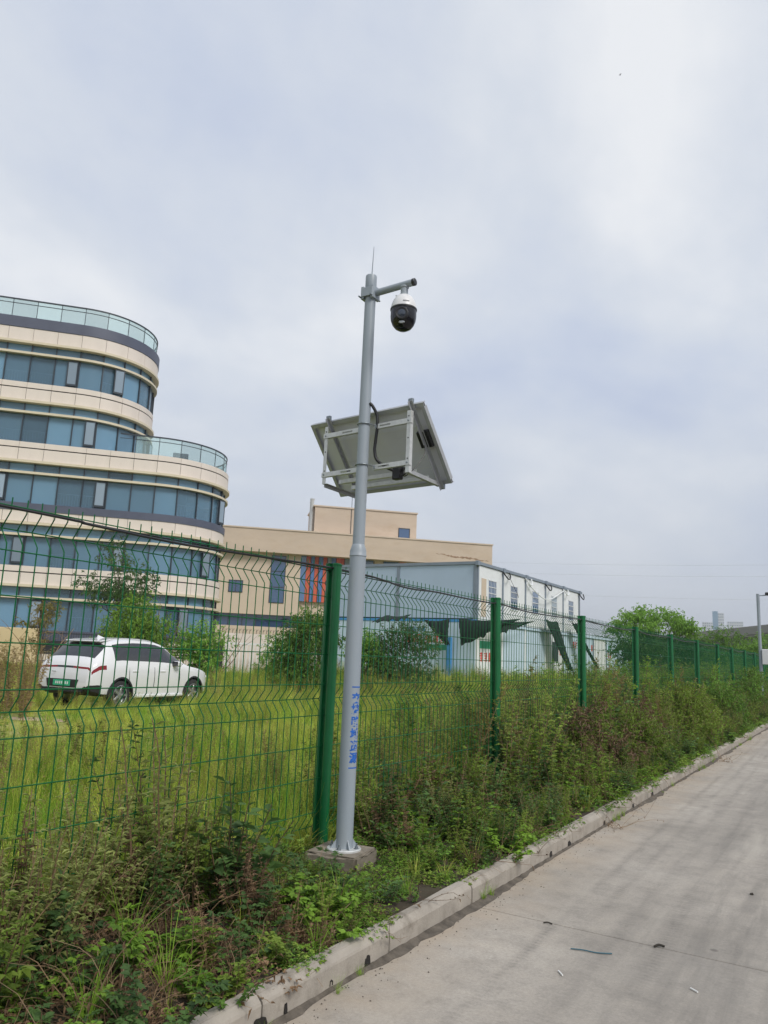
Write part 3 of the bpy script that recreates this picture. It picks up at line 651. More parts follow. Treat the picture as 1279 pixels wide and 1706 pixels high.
# ------------------------------------------------------------------ curved office building
M['cream'] = mat('cream_cladding', (0.69, 0.615, 0.545), 0.6, var=0.05, vscale=0.7, dirt=(0.55, 0.48, 0.39), dscale=0.6, damt=0.35, stretch=(1, 1, 0.4))
M['fin'] = mat('cream_fin', (0.62, 0.545, 0.40), 0.5, var=0.05)
M['slate'] = mat('slate_band', (0.075, 0.085, 0.125), 0.5, var=0.1, vscale=1)
M['joint'] = mat('dark_joint', (0.02, 0.018, 0.02), 0.8)
M['frame'] = mat('dark_window_frame', (0.025, 0.035, 0.045), 0.4)
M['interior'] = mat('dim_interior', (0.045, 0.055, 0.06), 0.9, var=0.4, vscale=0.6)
M['slab_in'] = mat('floor_slab', (0.30, 0.30, 0.29), 0.9)
M['rail_white'] = mat('white_rail', (0.75, 0.77, 0.78), 0.5)
def glassmat(name, col, trans, tcol, rough=0.02, wob=0.25, ior=1.7):
    m = bpy.data.materials.new(name); m.use_nodes = True; t = m.node_tree
    b = t.nodes['Principled BSDF']; b.inputs['Base Color'].default_value = (*col, 1); b.inputs['Roughness'].default_value = rough; b.inputs['IOR'].default_value = ior
    oi = N(t, 'ShaderNodeObjectInfo')
    c = ramp(t, [(0, tuple(v * 0.5 for v in col)), (1, tuple(v * 1.45 for v in col))], oi.outputs['Random'])
    t.links.new(c, b.inputs['Base Color'])
    tcn = N(t, 'ShaderNodeTexCoord'); nz = N(t, 'ShaderNodeTexNoise'); nz.inputs['Scale'].default_value = 0.9; nz.inputs['Detail'].default_value = 1
    t.links.new(tcn.outputs['Object'], nz.inputs['Vector'])
    bp = N(t, 'ShaderNodeBump'); bp.inputs['Strength'].default_value = wob; bp.inputs['Distance'].default_value = 0.02
    t.links.new(nz.outputs[0], bp.inputs['Height']); t.links.new(bp.outputs[0], b.inputs['Normal'])
    tr = N(t, 'ShaderNodeBsdfTransparent'); tr.inputs[0].default_value = (*tcol, 1)
    mx = N(t, 'ShaderNodeMixShader'); mx.inputs[0].default_value = trans
    t.links.new(b.outputs[0], mx.inputs[1]); t.links.new(tr.outputs[0], mx.inputs[2]); t.links.new(mx.outputs[0], t.nodes['Material Output'].inputs[0])
    return m
M['glass'] = glassmat('tinted_facade_glass', (0.17, 0.31, 0.43), 0.42, (0.75, 0.9, 0.96))
M['glass_rail'] = glassmat('railing_glass', (0.42, 0.52, 0.53), 0.78, (0.90, 0.975, 0.965), wob=0.05, ior=1.45)
M['casement'] = glassmat('casement_glass', (0.24, 0.31, 0.38), 0.1, (0.7, 0.8, 0.85))

office = empty('office_building', (-43.1, 26.45, 0.0), R(46.5))
tag(office, 'cream and glass office building with rounded end and stepped roof terraces behind the plot', 'building')
MOD = 1.42
class Out:      # plan outline: straight front (y = 0), half round end, straight back
    def __init__(s, s0, r, left=-7.0): s.s0, s.r, s.left = s0, r, left; s.A = MOD / r
    def path(s, off, x0=None, back=True, step=R(6), half=False):
        p = [(s.left if x0 is None else x0, -off)]
        k = int(round(math.pi / step))
        p += [(s.s0 + (s.r + off) * math.sin(i * step), s.r - (s.r + off) * math.cos(i * step)) for i in range(k + 1)]
        if back: p.append((s.left, 2 * s.r + off))
        return p
    def ring(s, o0, o1, z0, z1, name, m, x0=None, parent=office):
        A, B = s.path(o1, x0), s.path(o0, x0); n = len(A)
        w = MB(); w.add([(x, y, z0) for x, y in A] + [(x, y, z1) for x, y in A] + [(x, y, z1) for x, y in B] + [(x, y, z0) for x, y in B],
              [(k * n + i, k * n + i + 1, ((k + 1) % 4) * n + i + 1, ((k + 1) % 4) * n + i) for k in range(4) for i in range(n - 1)] + [(0, n, 2 * n, 3 * n), (n - 1, 4 * n - 1, 3 * n - 1, 2 * n - 1)])
        return w.build(name, m, parent, True, R(25))
    def slab(s, inset, z0, z1, name, m):
        A = s.path(-inset); n = len(A); w = MB().prism(A, z0, z1); return w.build(name, m, office)
    def modules(s):
        k = 0; x = s.s0
        while x - MOD > s.left + 0.01:
            yield ('s', x - MOD); x -= MOD
        for j in range(int(math.pi / s.A)):
            yield ('a', j)
    def piece_mesh(s, kind, o0, o1, z0, z1, gap, seg=5, frac=(0, 1)):
        w = MB()
        if kind == 's':
            w.box(gap + (MOD - 2 * gap) * frac[0], -o1, z0, gap + (MOD - 2 * gap) * frac[1], -o0, z1)
        else:
            g = gap / s.r; a0, a1 = g + (s.A - 2 * g) * frac[0], g + (s.A - 2 * g) * frac[1]
            ts = [a0 + (a1 - a0) * i / seg for i in range(seg + 1)]
            A = [((s.r + o1) * math.sin(t), -(s.r + o1) * math.cos(t)) for t in ts]; B = [((s.r + o0) * math.sin(t), -(s.r + o0) * math.cos(t)) for t in ts]
            w.prism(A + B[::-1], z0, z1)
        return w
    def place(s, meshes, name, mod, z=0.0):
        kind, q = mod
        if kind == 's': return link(meshes['s'], name, office, (q, 0, z))
        return link(meshes['a'], name, office, (s.s0, s.r, z), (0, 0, s.A * q))
    def kindmesh(s, name, m, *a, **k):
        d = {}
        for kind in 'sa':
            me = s.piece_mesh(kind, *a, **k).mesh(name, kind == 'a', R(30)); me.materials.append(m); d[kind] = me
        return d
UP, LO = Out(3.5, 4.4), Out(8.75, 4.6)
ZT = {'A': 19.45, 'B': 15.70, 'C': 11.95, 'D': 8.20, 'E': 4.50}
for out, floors in ((UP, 'AB'), (LO, 'CDE')):
    panel = out.kindmesh('cladding_panel', M['cream'], 0.02, 0.10, 0, 0.70, 0.012)
    strip = out.kindmesh('sill_panel', M['cream'], 0.02, 0.10, 0, 0.33, 0.008)
    main = out.kindmesh('window_pane', M['glass'], -0.14, -0.12, 0, 1.77, 0.03)
    trans = out.kindmesh('transom_pane', M['glass'], -0.14, -0.12, 0, 0.50, 0.03)
    mul = {}
    for kind in 'sa':
        w = MB(); w.box(-0.03, 0.02, 0, 0.03, 0.15, 2.45) if kind == 's' else w.box(-0.03, -out.r + 0.02, 0, 0.03, -out.r + 0.15, 2.45)
        me = w.mesh('mullion'); me.materials.append(M['frame']); mul[kind] = me
    cas_f = {}; cas_g = {}
    for kind in 'sa':
        w = MB(); y = 0 if kind == 's' else -out.r
        x0, x1, z0, z1 = 0.74, 1.36, 0.12, 1.72
        for b in ((x0, z0, x0 + 0.06, z1), (x1 - 0.06, z0, x1, z1), (x0 + 0.06, z0, x1 - 0.06, z0 + 0.12), (x0 + 0.06, z1 - 0.06, x1 - 0.06, z1)):
            w.box(b[0], y - 0.06, b[1], b[2], y + 0.08, b[3])
        me = w.mesh('casement_frame'); me.materials.append(M['frame']); cas_f[kind] = me
        me = MB().box(x0 + 0.06, y - 0.045, z0 + 0.12, x1 - 0.06, y - 0.03, z1 - 0.06).mesh('casement_pane'); me.materials.append(M['casement']); cas_g[kind] = me
    mods = list(out.modules())
    for fl in floors:
        zt = ZT[fl]; zb = zt - 2.45
        out.ring(-0.3, 0.26, zt + 0.02, zt + 0.17, 'cornice_fin', M['fin'])
        out.ring(-0.11, 0.20, zt - 0.66, zt - 0.52, 'transom_fin', M['fin'])
        out.slab(0.25, zt + 0.01, zt + 0.55, 'floor_slab', M['slab_in'])
        # band backing, seen in the open joints
        out.ring(-0.28, 0.055, zb - 1.12, zb, 'band_backing', M['joint'])
        if fl == 'E': out.ring(-0.1, 0.12, zb - 0.6, zb + 0.0, 'plinth_band', M['slate'])
        dark = fl == 'C'
        if dark: out.ring(0.055, 0.14, zb - 0.45, zb + 0.01, 'slate_band', M['slate'])
        for mi, md in enumerate(mods):
            if fl != 'E':
                if not dark: out.place(strip, 'sill_panel', md, zb - 0.33)
                out.place(panel, 'cladding_panel', md, zb - 1.10)
            out.place(main, 'window_pane', md, zb)
            out.place(trans, 'transom_pane', md, zt - 0.5)
            out.place(mul, 'mullion', md, zb)
            if (mi + ord(fl)) % 4 == 1:
                cfo = out.place(cas_f, 'casement', md, zb)
                c2 = link((cas_g[md[0]]), 'casement_pane', cfo)
        # guard rail of white bars just inside the glass
        w = MB(); pth = out.path(-0.45, step=R(3)); L = 0; prev = None; acc = 0
        w2 = pth
        for p, q in zip(pth[:-1], pth[1:]):
            d = math.hypot(q[0] - p[0], q[1] - p[1]); k = max(1, int(d / 0.16))
            for i in range(k):
                x = p[0] + (q[0] - p[0]) * i / k; y = p[1] + (q[1] - p[1]) * i / k
                if y < out.r * 1.3: w.tube([(x, y, zb + 0.02), (x, y, zb + 0.82)], 0.012, 4, False)
        w.tube([(x, y, zb + 0.84) for x, y in pth], 0.022, 4)
        gr_ = w.build('guard_rail', M['rail_white'], office); gr_['kind'] = 'stuff'
    # dim rooms behind the glass
    zt, zb = ZT[floors[0]], ZT[floors[-1]] - 2.6
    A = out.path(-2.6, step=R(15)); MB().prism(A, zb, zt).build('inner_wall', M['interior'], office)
    w = MB().box(out.left - 0.2, -0.05, zb - 1.1, out.left + 0.05, 2 * out.r + 0.05, zt + 0.5); w.build('end_wall', M['cream'], office)
MB().box(-7.0, 0.15, -0.2, 13.2, 9.2, 1.6).build('plinth', M['cream'], office)
# roof parapet
zt = ZT['A']
UP.ring(-0.28, 0.05, zt + 0.17, zt + 1.05, 'band_backing', M['joint'])
pp = UP.kindmesh('cladding_panel', M['cream'], 0.052, 0.12, 0, 0.80, 0.010)
for md in UP.modules(): UP.place(pp, 'cladding_panel', md, zt + 0.22)
UP.ring(-0.3, 0.16, zt + 1.04, zt + 1.72, 'slate_band', M['slate'])
UP.slab(0.2, zt + 0.6, zt + 1.5, 'roof_deck', M['slab_in'])
LO.slab(0.2, ZT['B'] - 2.9, ZT['B'] - 2.50, 'roof_deck', M['slab_in'])
zl = ZT['B'] - 2.45
LO.ring(-0.28, 0.055, zl - 1.12, zl - 0.03, 'band_backing', M['joint'])
panel = LO.kindmesh('cladding_panel', M['cream'], 0.057, 0.11, 0, 0.70, 0.012); strip = LO.kindmesh('sill_panel', M['cream'], 0.057, 0.11, 0, 0.33, 0.008)
for md in LO.modules():
    if md[0] == 'a' or md[1] > 3.0: LO.place(panel, 'cladding_panel', md, zl - 1.10); LO.place(strip, 'sill_panel', md, zl - 0.33)
# glass balustrades on both terraces
def balustrade(out, z, x0, h=1.22, off=-0.08):
    gl = out.kindmesh('glass_panel', M['glass_rail'], off - 0.012, off, 0, h - 0.06, 0.02)
    pst = {}
    for kind in 'sa':
        y = -off if kind == 's' else -out.r - off
        me = MB().box(-0.018, y - 0.0, 0, 0.018, y + 0.045, h).mesh('rail_post'); me.materials.append(M['frame']); pst[kind] = me
    for md in out.modules():
        if md[0] == 's' and md[1] < x0 - 0.1: continue
        out.place(gl, 'glass_panel', md, z); out.place(pst, 'rail_post', md, z)
    out.ring(off - 0.045, off + 0.03, z + h - 0.05, z + h + 0.03, 'handrail', M['frame'], x0=x0)
    out.ring(off - 0.035, off + 0.02, z + h - 0.30, z + h - 0.27, 'mid_rail', M['frame'], x0=x0)
balustrade(UP, zt + 1.72, -7.0)
balustrade(LO, zl, 6.36)
MB().box(6.0, 2.0, zl, 6.1, 2.1, zl + 1.2).build('rail_post', M['frame'], office)
# roof plant seen through the glass
MB().bbox(-1.5, 2.2, zt + 1.5, 1.2, 4.5, zt + 2.5, 0.03).build('roof_plant', M['cream'], office)
MB().bbox(9.6, 2.0, zl, 10.6, 2.8, zl + 0.8, 0.03).build('roof_plant', M['slate'], office)

# ------------------------------------------------------------------ perimeter wall in front of the office
M['wall_sand'] = mat('sand_render', (0.58, 0.46, 0.27), 0.85, var=0.08, vscale=1, dirt=(0.4, 0.31, 0.18), damt=0.4)
M['iron'] = mat('black_iron', (0.015, 0.015, 0.018), 0.45)
M['white_iron'] = mat('white_painted_iron', (0.7, 0.7, 0.7), 0.5)
wall = empty('perimeter_wall', (-43.1 + 0.725 * 4, 26.45 - 0.688 * 4, 0.0), R(46.5))
tag(wall, 'sand coloured boundary wall with black iron railings in front of the office', 'wall')
MB().bbox(-8, 0, -0.2, 3.62, 0.3, 2.08, 0.02).build('solid_section', M['wall_sand'], wall)
for x0, x1 in ((12.05, 12.85), (7.3, 7.75)):
    p = MB().bbox(x0, -0.08, -0.2, x1, 0.38, 2.05, 0.02).build('pier', M['wall_sand'], wall)
MB().box(3.63, 0.05, -0.2, 12.04, 0.25, 0.25).build('low_wall', M['wall_sand'], wall)
def railing(x0, x1, name):
    w = MB(); x = x0 + 0.06
    while x < x1: w.box(x - 0.012, 0.14, 0.25, x + 0.012, 0.165, 1.95); x += 0.13
    for z in (0.35, 1.85): w.box(x0, 0.135, z, x1, 0.17, z + 0.05)
    for z in (0.75, 0.9, 1.05, 1.2, 1.35): w.box(x0, 0.12, z, x1, 0.134, z + 0.09)
    o = w.build(name, M['iron'], wall); o['kind'] = 'stuff'
railing(3.64, 7.29, 'railing'); railing(7.76, 12.04, 'railing')
gate = empty('sliding_gate', wall.location, R(46.5)); tag(gate, 'white barred gate with a dark side door at the end of the boundary wall', 'gate')
w = MB(); x = 13.6
while x < 19.0: w.box(x - 0.03, 0.12, 0.0, x + 0.03, 0.18, 1.75); x += 0.2
w.box(13.5, 0.10, 0.05, 19.0, 0.2, 0.15); w.box(13.5, 0.10, 1.7, 19.0, 0.2, 1.8)
w.build('gate_bars', M['white_iron'], gate)['kind'] = 'stuff'
MB().box(12.88, 0.05, -0.1, 13.48, 0.15, 1.75).build('side_door', M['iron'], gate)
MB().box(13.4, 1.2, -0.1, 24.0, 1.4, 2.35).build('back_wall', M['cream'], gate)
w = MB(); x = 13.4
while x < 24: w.tube([(x, 1.3, 2.3), (x + 0.02, 1.3, 2.62)], 0.012, 4, False); w.tube([(x, 1.3, 2.48), (x + 0.12, 1.3, 2.62)], 0.01, 4, False); x += 0.2
w.build('spikes', M['iron'], gate)['kind'] = 'stuff'

# ------------------------------------------------------------------ long beige building behind
M['beige'] = mat('beige_render', (0.53, 0.43, 0.335), 0.85, var=0.07, vscale=0.25, dirt=(0.42, 0.30, 0.18), dscale=0.35, damt=0.45, stretch=(1, 1, 2.5))
M['beige2'] = mat('pale_beige_render', (0.56, 0.46, 0.36), 0.85, var=0.06, vscale=0.3)
M['blue_glass'] = glassmat('blue_window_glass', (0.06, 0.12, 0.24), 0.0, (1, 1, 1))
M['red_p'] = mat('red_panel', (0.58, 0.105, 0.045), 0.5, var=0.08)
M['blue_p'] = mat('blue_panel', (0.07, 0.16, 0.36), 0.4, var=0.1)
M['grey_p'] = mat('grey_panel', (0.20, 0.23, 0.25), 0.5, var=0.1)
school = empty('long_building', (-33.71, 78.06, 0.0), R(43)); tag(school, 'long flat roofed beige building with red and blue vertical fins under its deep parapet', 'building')
MB().box(-42, 0, 11.4, 0, 16, 13.78).build('parapet_wall', M['beige'], school)
MB().box(-42, -0.08, 13.78, 0.08, 16, 13.92).build('roof_coping', M['beige2'], school)
MB().box(-42, 0.9, 5.0, -20.9, 15, 11.4).build('upper_wall', M['beige2'], school)
MB().box(-20.9, 1.6, 0, -0.2, 15, 11.4).build('upper_wall', M['beige2'], school)
MB().box(-42, 1.5, 3.75, -20.3, 15, 5.0).build('window_band', M['blue_glass'], school)
w = MB()
for k in range(16): w.box(-42 + 1.4 * k, 1.42, 3.75, -41.92 + 1.4 * k, 1.5, 5.0)
w.build('window_mullions', M['frame'], school)['kind'] = 'stuff'
MB().box(-42, 0.6, -0.2, -20.0, 15, 3.75).build('base_wall', M['beige2'], school)
def win(x0, z0, x1, z1, y, nx=1, nz=1, parent=school):
    f = MB(); f.box(x0, y - 0.06, z0, x0 + 0.07, y, z1); f.box(x1 - 0.07, y - 0.06, z0, x1, y, z1); f.box(x0 + 0.07, y - 0.06, z0, x1 - 0.07, y, z0 + 0.07); f.box(x0 + 0.07, y - 0.06, z1 - 0.07, x1 - 0.07, y, z1)
    for k in range(1, nz): zz_ = z0 + (z1 - z0) * k / nz; f.box(x0 + 0.07, y - 0.06, zz_ - 0.035, x1 - 0.07, y, zz_ + 0.035)
    for k in range(1, nx): xx_ = x0 + (x1 - x0) * k / nx; f.box(xx_ - 0.03, y - 0.058, z0 + 0.07, xx_ + 0.03, y - 0.002, z1 - 0.07)
    wo_ = f.build('window', M['frame'], parent)
    MB().box(x0 + 0.05, y - 0.03, z0 + 0.05, x1 - 0.05, y - 0.015, z1 - 0.05).build('pane', M['blue_glass'], wo_)
win(-28.2, 7.15, -26.75, 8.4, 0.9, 2, 1); win(-24.0, 6.25, -22.45, 11.2, 0.9, 1, 3)
# coloured fins
xs_ = [-20.9, -20.3, -19.8, -19.4, -18.95, -18.5, -18.05, -17.6, -17.1, -16.6, -16.2, -15.6, -15.1]
cols = ['blue_glass', 'red_p', 'blue_p', 'red_p', 'blue_p', 'red_p', 'grey_p', 'blue_p', 'red_p', 'red_p', 'grey_p', 'blue_glass']
for k in range(len(xs_) - 1):
    MB().box(xs_[k] + 0.02, 1.1 + 0.15 * (k % 2), 6.6, xs_[k + 1] - 0.02, 1.6, 11.4).build('facade_fin', M[cols[k]], school)
x = -15.0; k = 0
while x < -1:
    wd = (0.7, 1.1, 0.9, 1.6)[k % 4]; MB().box(x, 1.35, 6.6, x + wd, 1.6, 11.4).build('facade_fin', M[('red_p', 'blue_glass', 'beige2', 'blue_glass')[k % 4]], school); x += wd + 0.15; k += 1
MB().box(-19.6, 2.0, 13.9, -8.2, 8.5, 17.0).build('roof_room', M['beige'], school)
MB().box(-19.75, 1.9, 17.0, -8.1, 8.6, 17.15).build('roof_coping', M['beige2'], school)
win(-10.25, 14.05, -8.95, 15.3, 2.0, 1, 1)
for zz_ in (0, 1.0): MB().tube([(-19.9, 2.6 + zz_ * 0.4, 13.8), (-19.9, 2.6 + zz_ * 0.4, 17.5), (-19.9, 2.6 + zz_ * 0.4, 17.9 - zz_ * 0.3)], [0.2, 0.2, 0.26], 10).build('flue', M['galv'], school, True)
MB().tube([(-15.6, 1.95, 13.9), (-15.6, 1.95, 18.4)], 0.03, 6).build('downpipe', M['frame'], school)
w = MB(); rs_ = random.Random(8); zc_ = 12.5; top_, bot_ = [], []
for k in range(40):
    zc_ += rs_.uniform(-0.05, 0.045); th_ = rs_.uniform(0.02, 0.16) * math.sin(math.pi * (k + 0.5) / 40) ** 0.5
    top_.append((-6.4 + k * 0.155, -0.004, zc_ + th_)); bot_.append((-6.4 + k * 0.155, -0.004, zc_ - th_ * 0.7))
w.add(top_ + bot_, [(k, 40 + k, 41 + k, k + 1) for k in range(39)])
M['flaked'] = mat('flaked_render', (0.30, 0.2, 0.13), 0.95, var=0.3, vscale=3)
w.build('flaked_patch', M['flaked'], school)

# ------------------------------------------------------------------ two-storey cabin offices
M['cabin_white'] = mat('white_cabin_panel', (0.74, 0.76, 0.77), 0.45, var=0.04, vscale=0.8, dirt=(0.52, 0.52, 0.48), damt=0.3)
M['cabin_blue'] = mat('pale_blue_cabin_panel', (0.40, 0.50, 0.62), 0.5, var=0.05, vscale=0.6)
M['cabin_pale'] = mat('pale_ice_panel', (0.50, 0.62, 0.72), 0.5, var=0.06, vscale=0.7)
M['cabin_grey'] = mat('grey_cabin_frame', (0.20, 0.24, 0.29), 0.5, var=0.08)
M['net'] = mat('dark_green_shade_net', (0.004, 0.014, 0.012), 0.9, var=0.3, vscale=3)
M['sign_red'] = mat('red_print', (0.62, 0.08, 0.06), 0.7); M['sign_green'] = mat('green_print', (0.03, 0.30, 0.17), 0.7); M['sign_blue'] = mat('blue_print_sign', (0.06, 0.26, 0.55), 0.6)
CX, CY, CZ = -14.93, 32.845, 0.5
cab = empty('cabin_block', (CX, CY, CZ)); tag(cab, 'two storey block of white prefabricated cabins behind the fence', 'cabin block')
B = 3.12; ZF = 2.62; ZR = 5.37
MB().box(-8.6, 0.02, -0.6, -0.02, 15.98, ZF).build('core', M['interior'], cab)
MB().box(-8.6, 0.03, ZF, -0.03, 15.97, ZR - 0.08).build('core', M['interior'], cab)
MB().box(-8.7, -0.08, ZR - 0.06, 0.08, 16.1, ZR + 0.08).build('roof_edge', M['cabin_grey'], cab)
for x0, x1 in ((-8.55, -4.32), (-4.15, -0.17)): MB().box(x0, -0.02, ZF + 0.18, x1, 0.01, ZR - 0.07).build('end_panel', M['cabin_blue'], cab)
for x in (-8.6, -4.3, -0.15): MB().box(x, -0.05, ZF + 0.1, x + 0.14, 0.02, ZR - 0.06).build('corner_column', M['cabin_grey'], cab)
MB().box(-8.6, -0.06, ZF, 0.04, 0.01, ZF + 0.12).build('floor_beam', M['sign_blue'], cab)
MB().box(-8.6, -0.04, -0.6, -0.01, 0.0, ZF - 0.01).build('end_panel', M['cabin_pale'], cab)
for i in range(6):
    y = i * B; MB().bbox(-0.06, y - (0.14 if i else 0.0), ZF + 0.1, 0.06, y + 0.0 if i else 0.12, ZR - 0.06, 0.01).build('corner_column', M['cabin_grey'], cab)
    MB().bbox(-0.02, y - 0.18, ZR - 0.12, 0.14, y + 0.08, ZR + 0.10, 0.01).build('corner_casting', M['cabin_grey'], cab)
for i in range(5):
    y0, y1 = i * B + (0.13 if i == 0 else 0.01), (i + 1) * B - 0.15
    MB().box(-0.03, y0, ZF + 0.12, 0.015, y1, ZR - 0.08).build('front_panel', M['cabin_white'], cab)
    yc = y0 + 0.35 + (0.75 if i == 0 else 0.55)
    f = MB(); 
    for q in (yc, yc + 0.98): f.box(0.016, q, ZF + 0.85, 0.05, q + 0.05, ZF + 2.12)
    for q in (ZF + 0.85, ZF + 2.07, ZF + 1.45, ZF + 1.75, ZF + 1.15): f.box(0.045, yc, q, 0.062, yc + 1.03, q + 0.03)
    wn = f.build('window', M['cabin_white'], cab)
    for k in range(1, 6): MB().box(0.05, yc + k * 0.172, ZF + 0.88, 0.06, yc + k * 0.172 + 0.02, ZF + 2.07).build('bar', M['cabin_white'], wn)
    MB().box(0.016, yc + 0.05, ZF + 0.90, 0.024, yc + 0.98, ZF + 2.07).build('pane', M['casement'] if i == 3 else M['blue_glass'], wn)
    if i == 0: MB().box(0.017, yc - 0.75, ZF + 0.3, 0.03, yc - 0.2, ZF + 2.1).build('door_panel', M['beige2'], cab)
    # small conduit loops by the eaves
    MB().tube(crv([(0.1, y1 - 0.1, ZR - 0.1), (0.25, y1 + 0.25, ZR - 0.42), (0.2, y1 + 0.65, ZR - 0.3), (0.1, y1 + 0.75, ZR - 0.05)], 5), 0.035, 6).build('conduit', M['black'] if i % 2 == 0 else M['cabin_white'], cab, True)
MB().tube(crv([(0.1, 6.3, ZR - 0.35), (0.3, 8.0, ZR - 0.95), (0.3, 9.5, ZR - 0.9), (0.15, 12.2, ZR - 0.2)], 8), 0.03, 6).build('conduit', M['cabin_white'], cab, True)
MB().tube(crv([(0.1, 3.6, ZR - 0.2), (0.15, 4.6, ZR - 0.95), (0.1, 5.0, ZR - 1.2)], 6), 0.012, 5).build('conduit', M['black'], cab, True)
# ground floor row of pale cabins with printed boards, longer than the storey above
NLOW = 9
for i in range(NLOW):
    y0, y1 = i * B + 0.02, (i + 1) * B - 0.1
    MB().box(-0.05, y0, -0.6, 0.0, y1, ZF - 0.06).build('front_panel', M['cabin_pale'] if i % 3 else M['cabin_white'], cab)
    MB().box(-0.06, y1, -0.6, 0.04, y1 + 0.12, ZF - 0.02).build('corner_column', M['cabin_grey'] if i > 2 else M['cabin_white'], cab)
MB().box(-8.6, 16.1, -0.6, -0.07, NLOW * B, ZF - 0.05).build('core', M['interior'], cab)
MB().box(-8.6, 15.99, ZF - 0.03, 0.10, NLOW * B, ZF + 0.1).build('roof_edge', M['cabin_pale'], cab)
MB().box(0.0, 0, ZF - 0.04, 0.08, 15.98, ZF + 0.08).build('floor_beam', M['cabin_pale'], cab)
f = MB().box(0.01, 3 * B + 1.2, 1.0, 0.03, 3 * B + 2.2, 2.1).build('window', M['frame'], cab)
def print_rows(parent, face, u0, z, n, h, m, rnd):
    # illegible board print: blocks of short strokes, one block per character
    w = MB()
    for k in range(n):
        c0 = u0 + k * h * 1.15
        for s in range(4):
            zz_ = z + h * (0.05 + 0.25 * s); a = c0 + rnd.uniform(0, 0.2) * h; b = c0 + rnd.uniform(0.65, 0.95) * h
            w.box(*((a, face - 0.006, zz_, b, face, zz_ + h * 0.13)) if parent[1] == 'y' else ((face, a, zz_, face + 0.006, b, zz_ + h * 0.13)))
        for s in range(2):
            xx_ = c0 + rnd.uniform(0.15, 0.75) * h
            w.box(*((xx_, face - 0.009, z, xx_ + h * 0.14, face - 0.0065, z + h)) if parent[1] == 'y' else ((face + 0.0065, xx_, z, face + 0.009, xx_ + h * 0.14, z + h)))
    w.build('board_print', m, parent[0])['kind'] = 'stuff'
rq = random.Random(11)
print_rows((cab, 'y'), -0.041, -3.75, 1.62, 2, 0.42, M['sign_red'], rq); print_rows((cab, 'y'), -0.041, -2.6, 1.62, 3, 0.34, M['sign_red'], rq)
MB().box(-2.6, -0.05, 1.30, -1.5, -0.041, 1.55).build('printed_stripe', M['sign_green'], cab)
print_rows((cab, 'y'), -0.041, -3.6, 2.15, 4, 0.22, M['sign_blue'], rq)
print_rows((cab, 'x'), 0.001, 0.45, 0.85, 4, 0.42, M['sign_red'], rq)
MB().box(0.0, 0.4, 1.45, 0.012, 2.2, 1.8).build('printed_stripe', M['sign_green'], cab)
for (yy, z, m) in ((11.3, 2.2, 'sign_red'), (11.3, 1.5, 'sign_red'), (14.3, 2.0, 'sign_red'), (18.2, 1.9, 'sign_red'), (22.2, 1.5, 'sign_red'), (11.3, 1.9, 'sign_blue'), (11.2, 2.55, 'sign_green'), (22.3, 2.0, 'sign_green')):
    print_rows((cab, 'x'), 0.001, yy, z - CZ * 0.3, 2, 0.4, M[m], rq)
MB().box(-1.35, -0.30, -0.6, -1.15, -0.1, 1.9).build('blue_post', M['sign_blue'], cab)
# shade nets draped over the lower storey
def net(name, pts, label):
    # triangular hanging sheets with soft folds: rows between a top edge and a lower edge
    (a, b, c, d) = [Vector(p) for p in pts]; nu, nv = 16, 10; w = MB(); vs = []
    rr = random.Random(len(label))
    for j in range(nv + 1):
        for i in range(nu + 1):
            u, v = i / nu, j / nv
            p = (a * (1 - u) + b * u) * (1 - v) + (d * (1 - u) + c * u) * v
            edge_ = 1.0 if j == nv else 0.35
            vs.append(p + Vector((rr.uniform(-0.015, 0.015), 0, rr.uniform(-0.03, 0.03) * edge_)) + Vector((0.06 * math.sin(u * 19), 0.05 * math.sin(u * 14 + v * 3) - 0.1 * math.sin(v * 3.1), -0.08 * math.sin(u * math.pi) * (1 - v) + 0.05 * math.sin(u * 23) * v)))
    w.add(vs, [(j * (nu + 1) + i, j * (nu + 1) + i + 1, (j + 1) * (nu + 1) + i + 1, (j + 1) * (nu + 1) + i) for j in range(nv) for i in range(nu)])
    o = w.build(name, M['net'], smooth=True); sm = o.modifiers.new('t', 'SOLIDIFY'); sm.thickness = 0.02
    tag(o, label, 'shade net', 'dark nets hung on the cabin block')
net('shade_net', [(-17.2, 32.0, 3.15), (-15.85, 31.9, 3.2), (-15.8, 31.8, 2.1), (-15.95, 31.8, 2.05)], 'dark green triangular net hanging at the end wall, leftmost of the nets')
net('shade_net', [(-15.35, 31.9, 3.2), (-12.4, 31.9, 3.25), (-12.9, 31.9, 3.0), (-15.15, 31.8, 2.0)], 'dark green net swag hanging behind the second visible fence post')
net('shade_net', [(-14.2, 33.0, 3.3), (-14.2, 38.5, 3.5), (-14.3, 36.5, 3.1), (-14.2, 33.2, 2.5)], 'dark green net bunched along the cabin front just right of the second visible post')
net('shade_net', [(-14.5, 41.0, 3.75), (-14.5, 42.9, 3.75), (-13.9, 44.2, 0.9), (-13.9, 43.0, 1.1)], 'broad dark green net strip hanging down the middle of the cabin front')
net('shade_net', [(-14.5, 45.6, 3.85), (-14.5, 46.6, 3.85), (-13.9, 49.2, 1.2), (-13.9, 48.6, 1.3)], 'narrow dark green net strip slanting down the cabin front, farthest of the nets')
net('shade_net', [(-18.9, 31.4, 3.3), (-17.6, 31.4, 3.35), (-17.4, 30.6, 3.1), (-19.2, 30.6, 2.9)], 'small dark net awning above the bush at the cabin end wall')

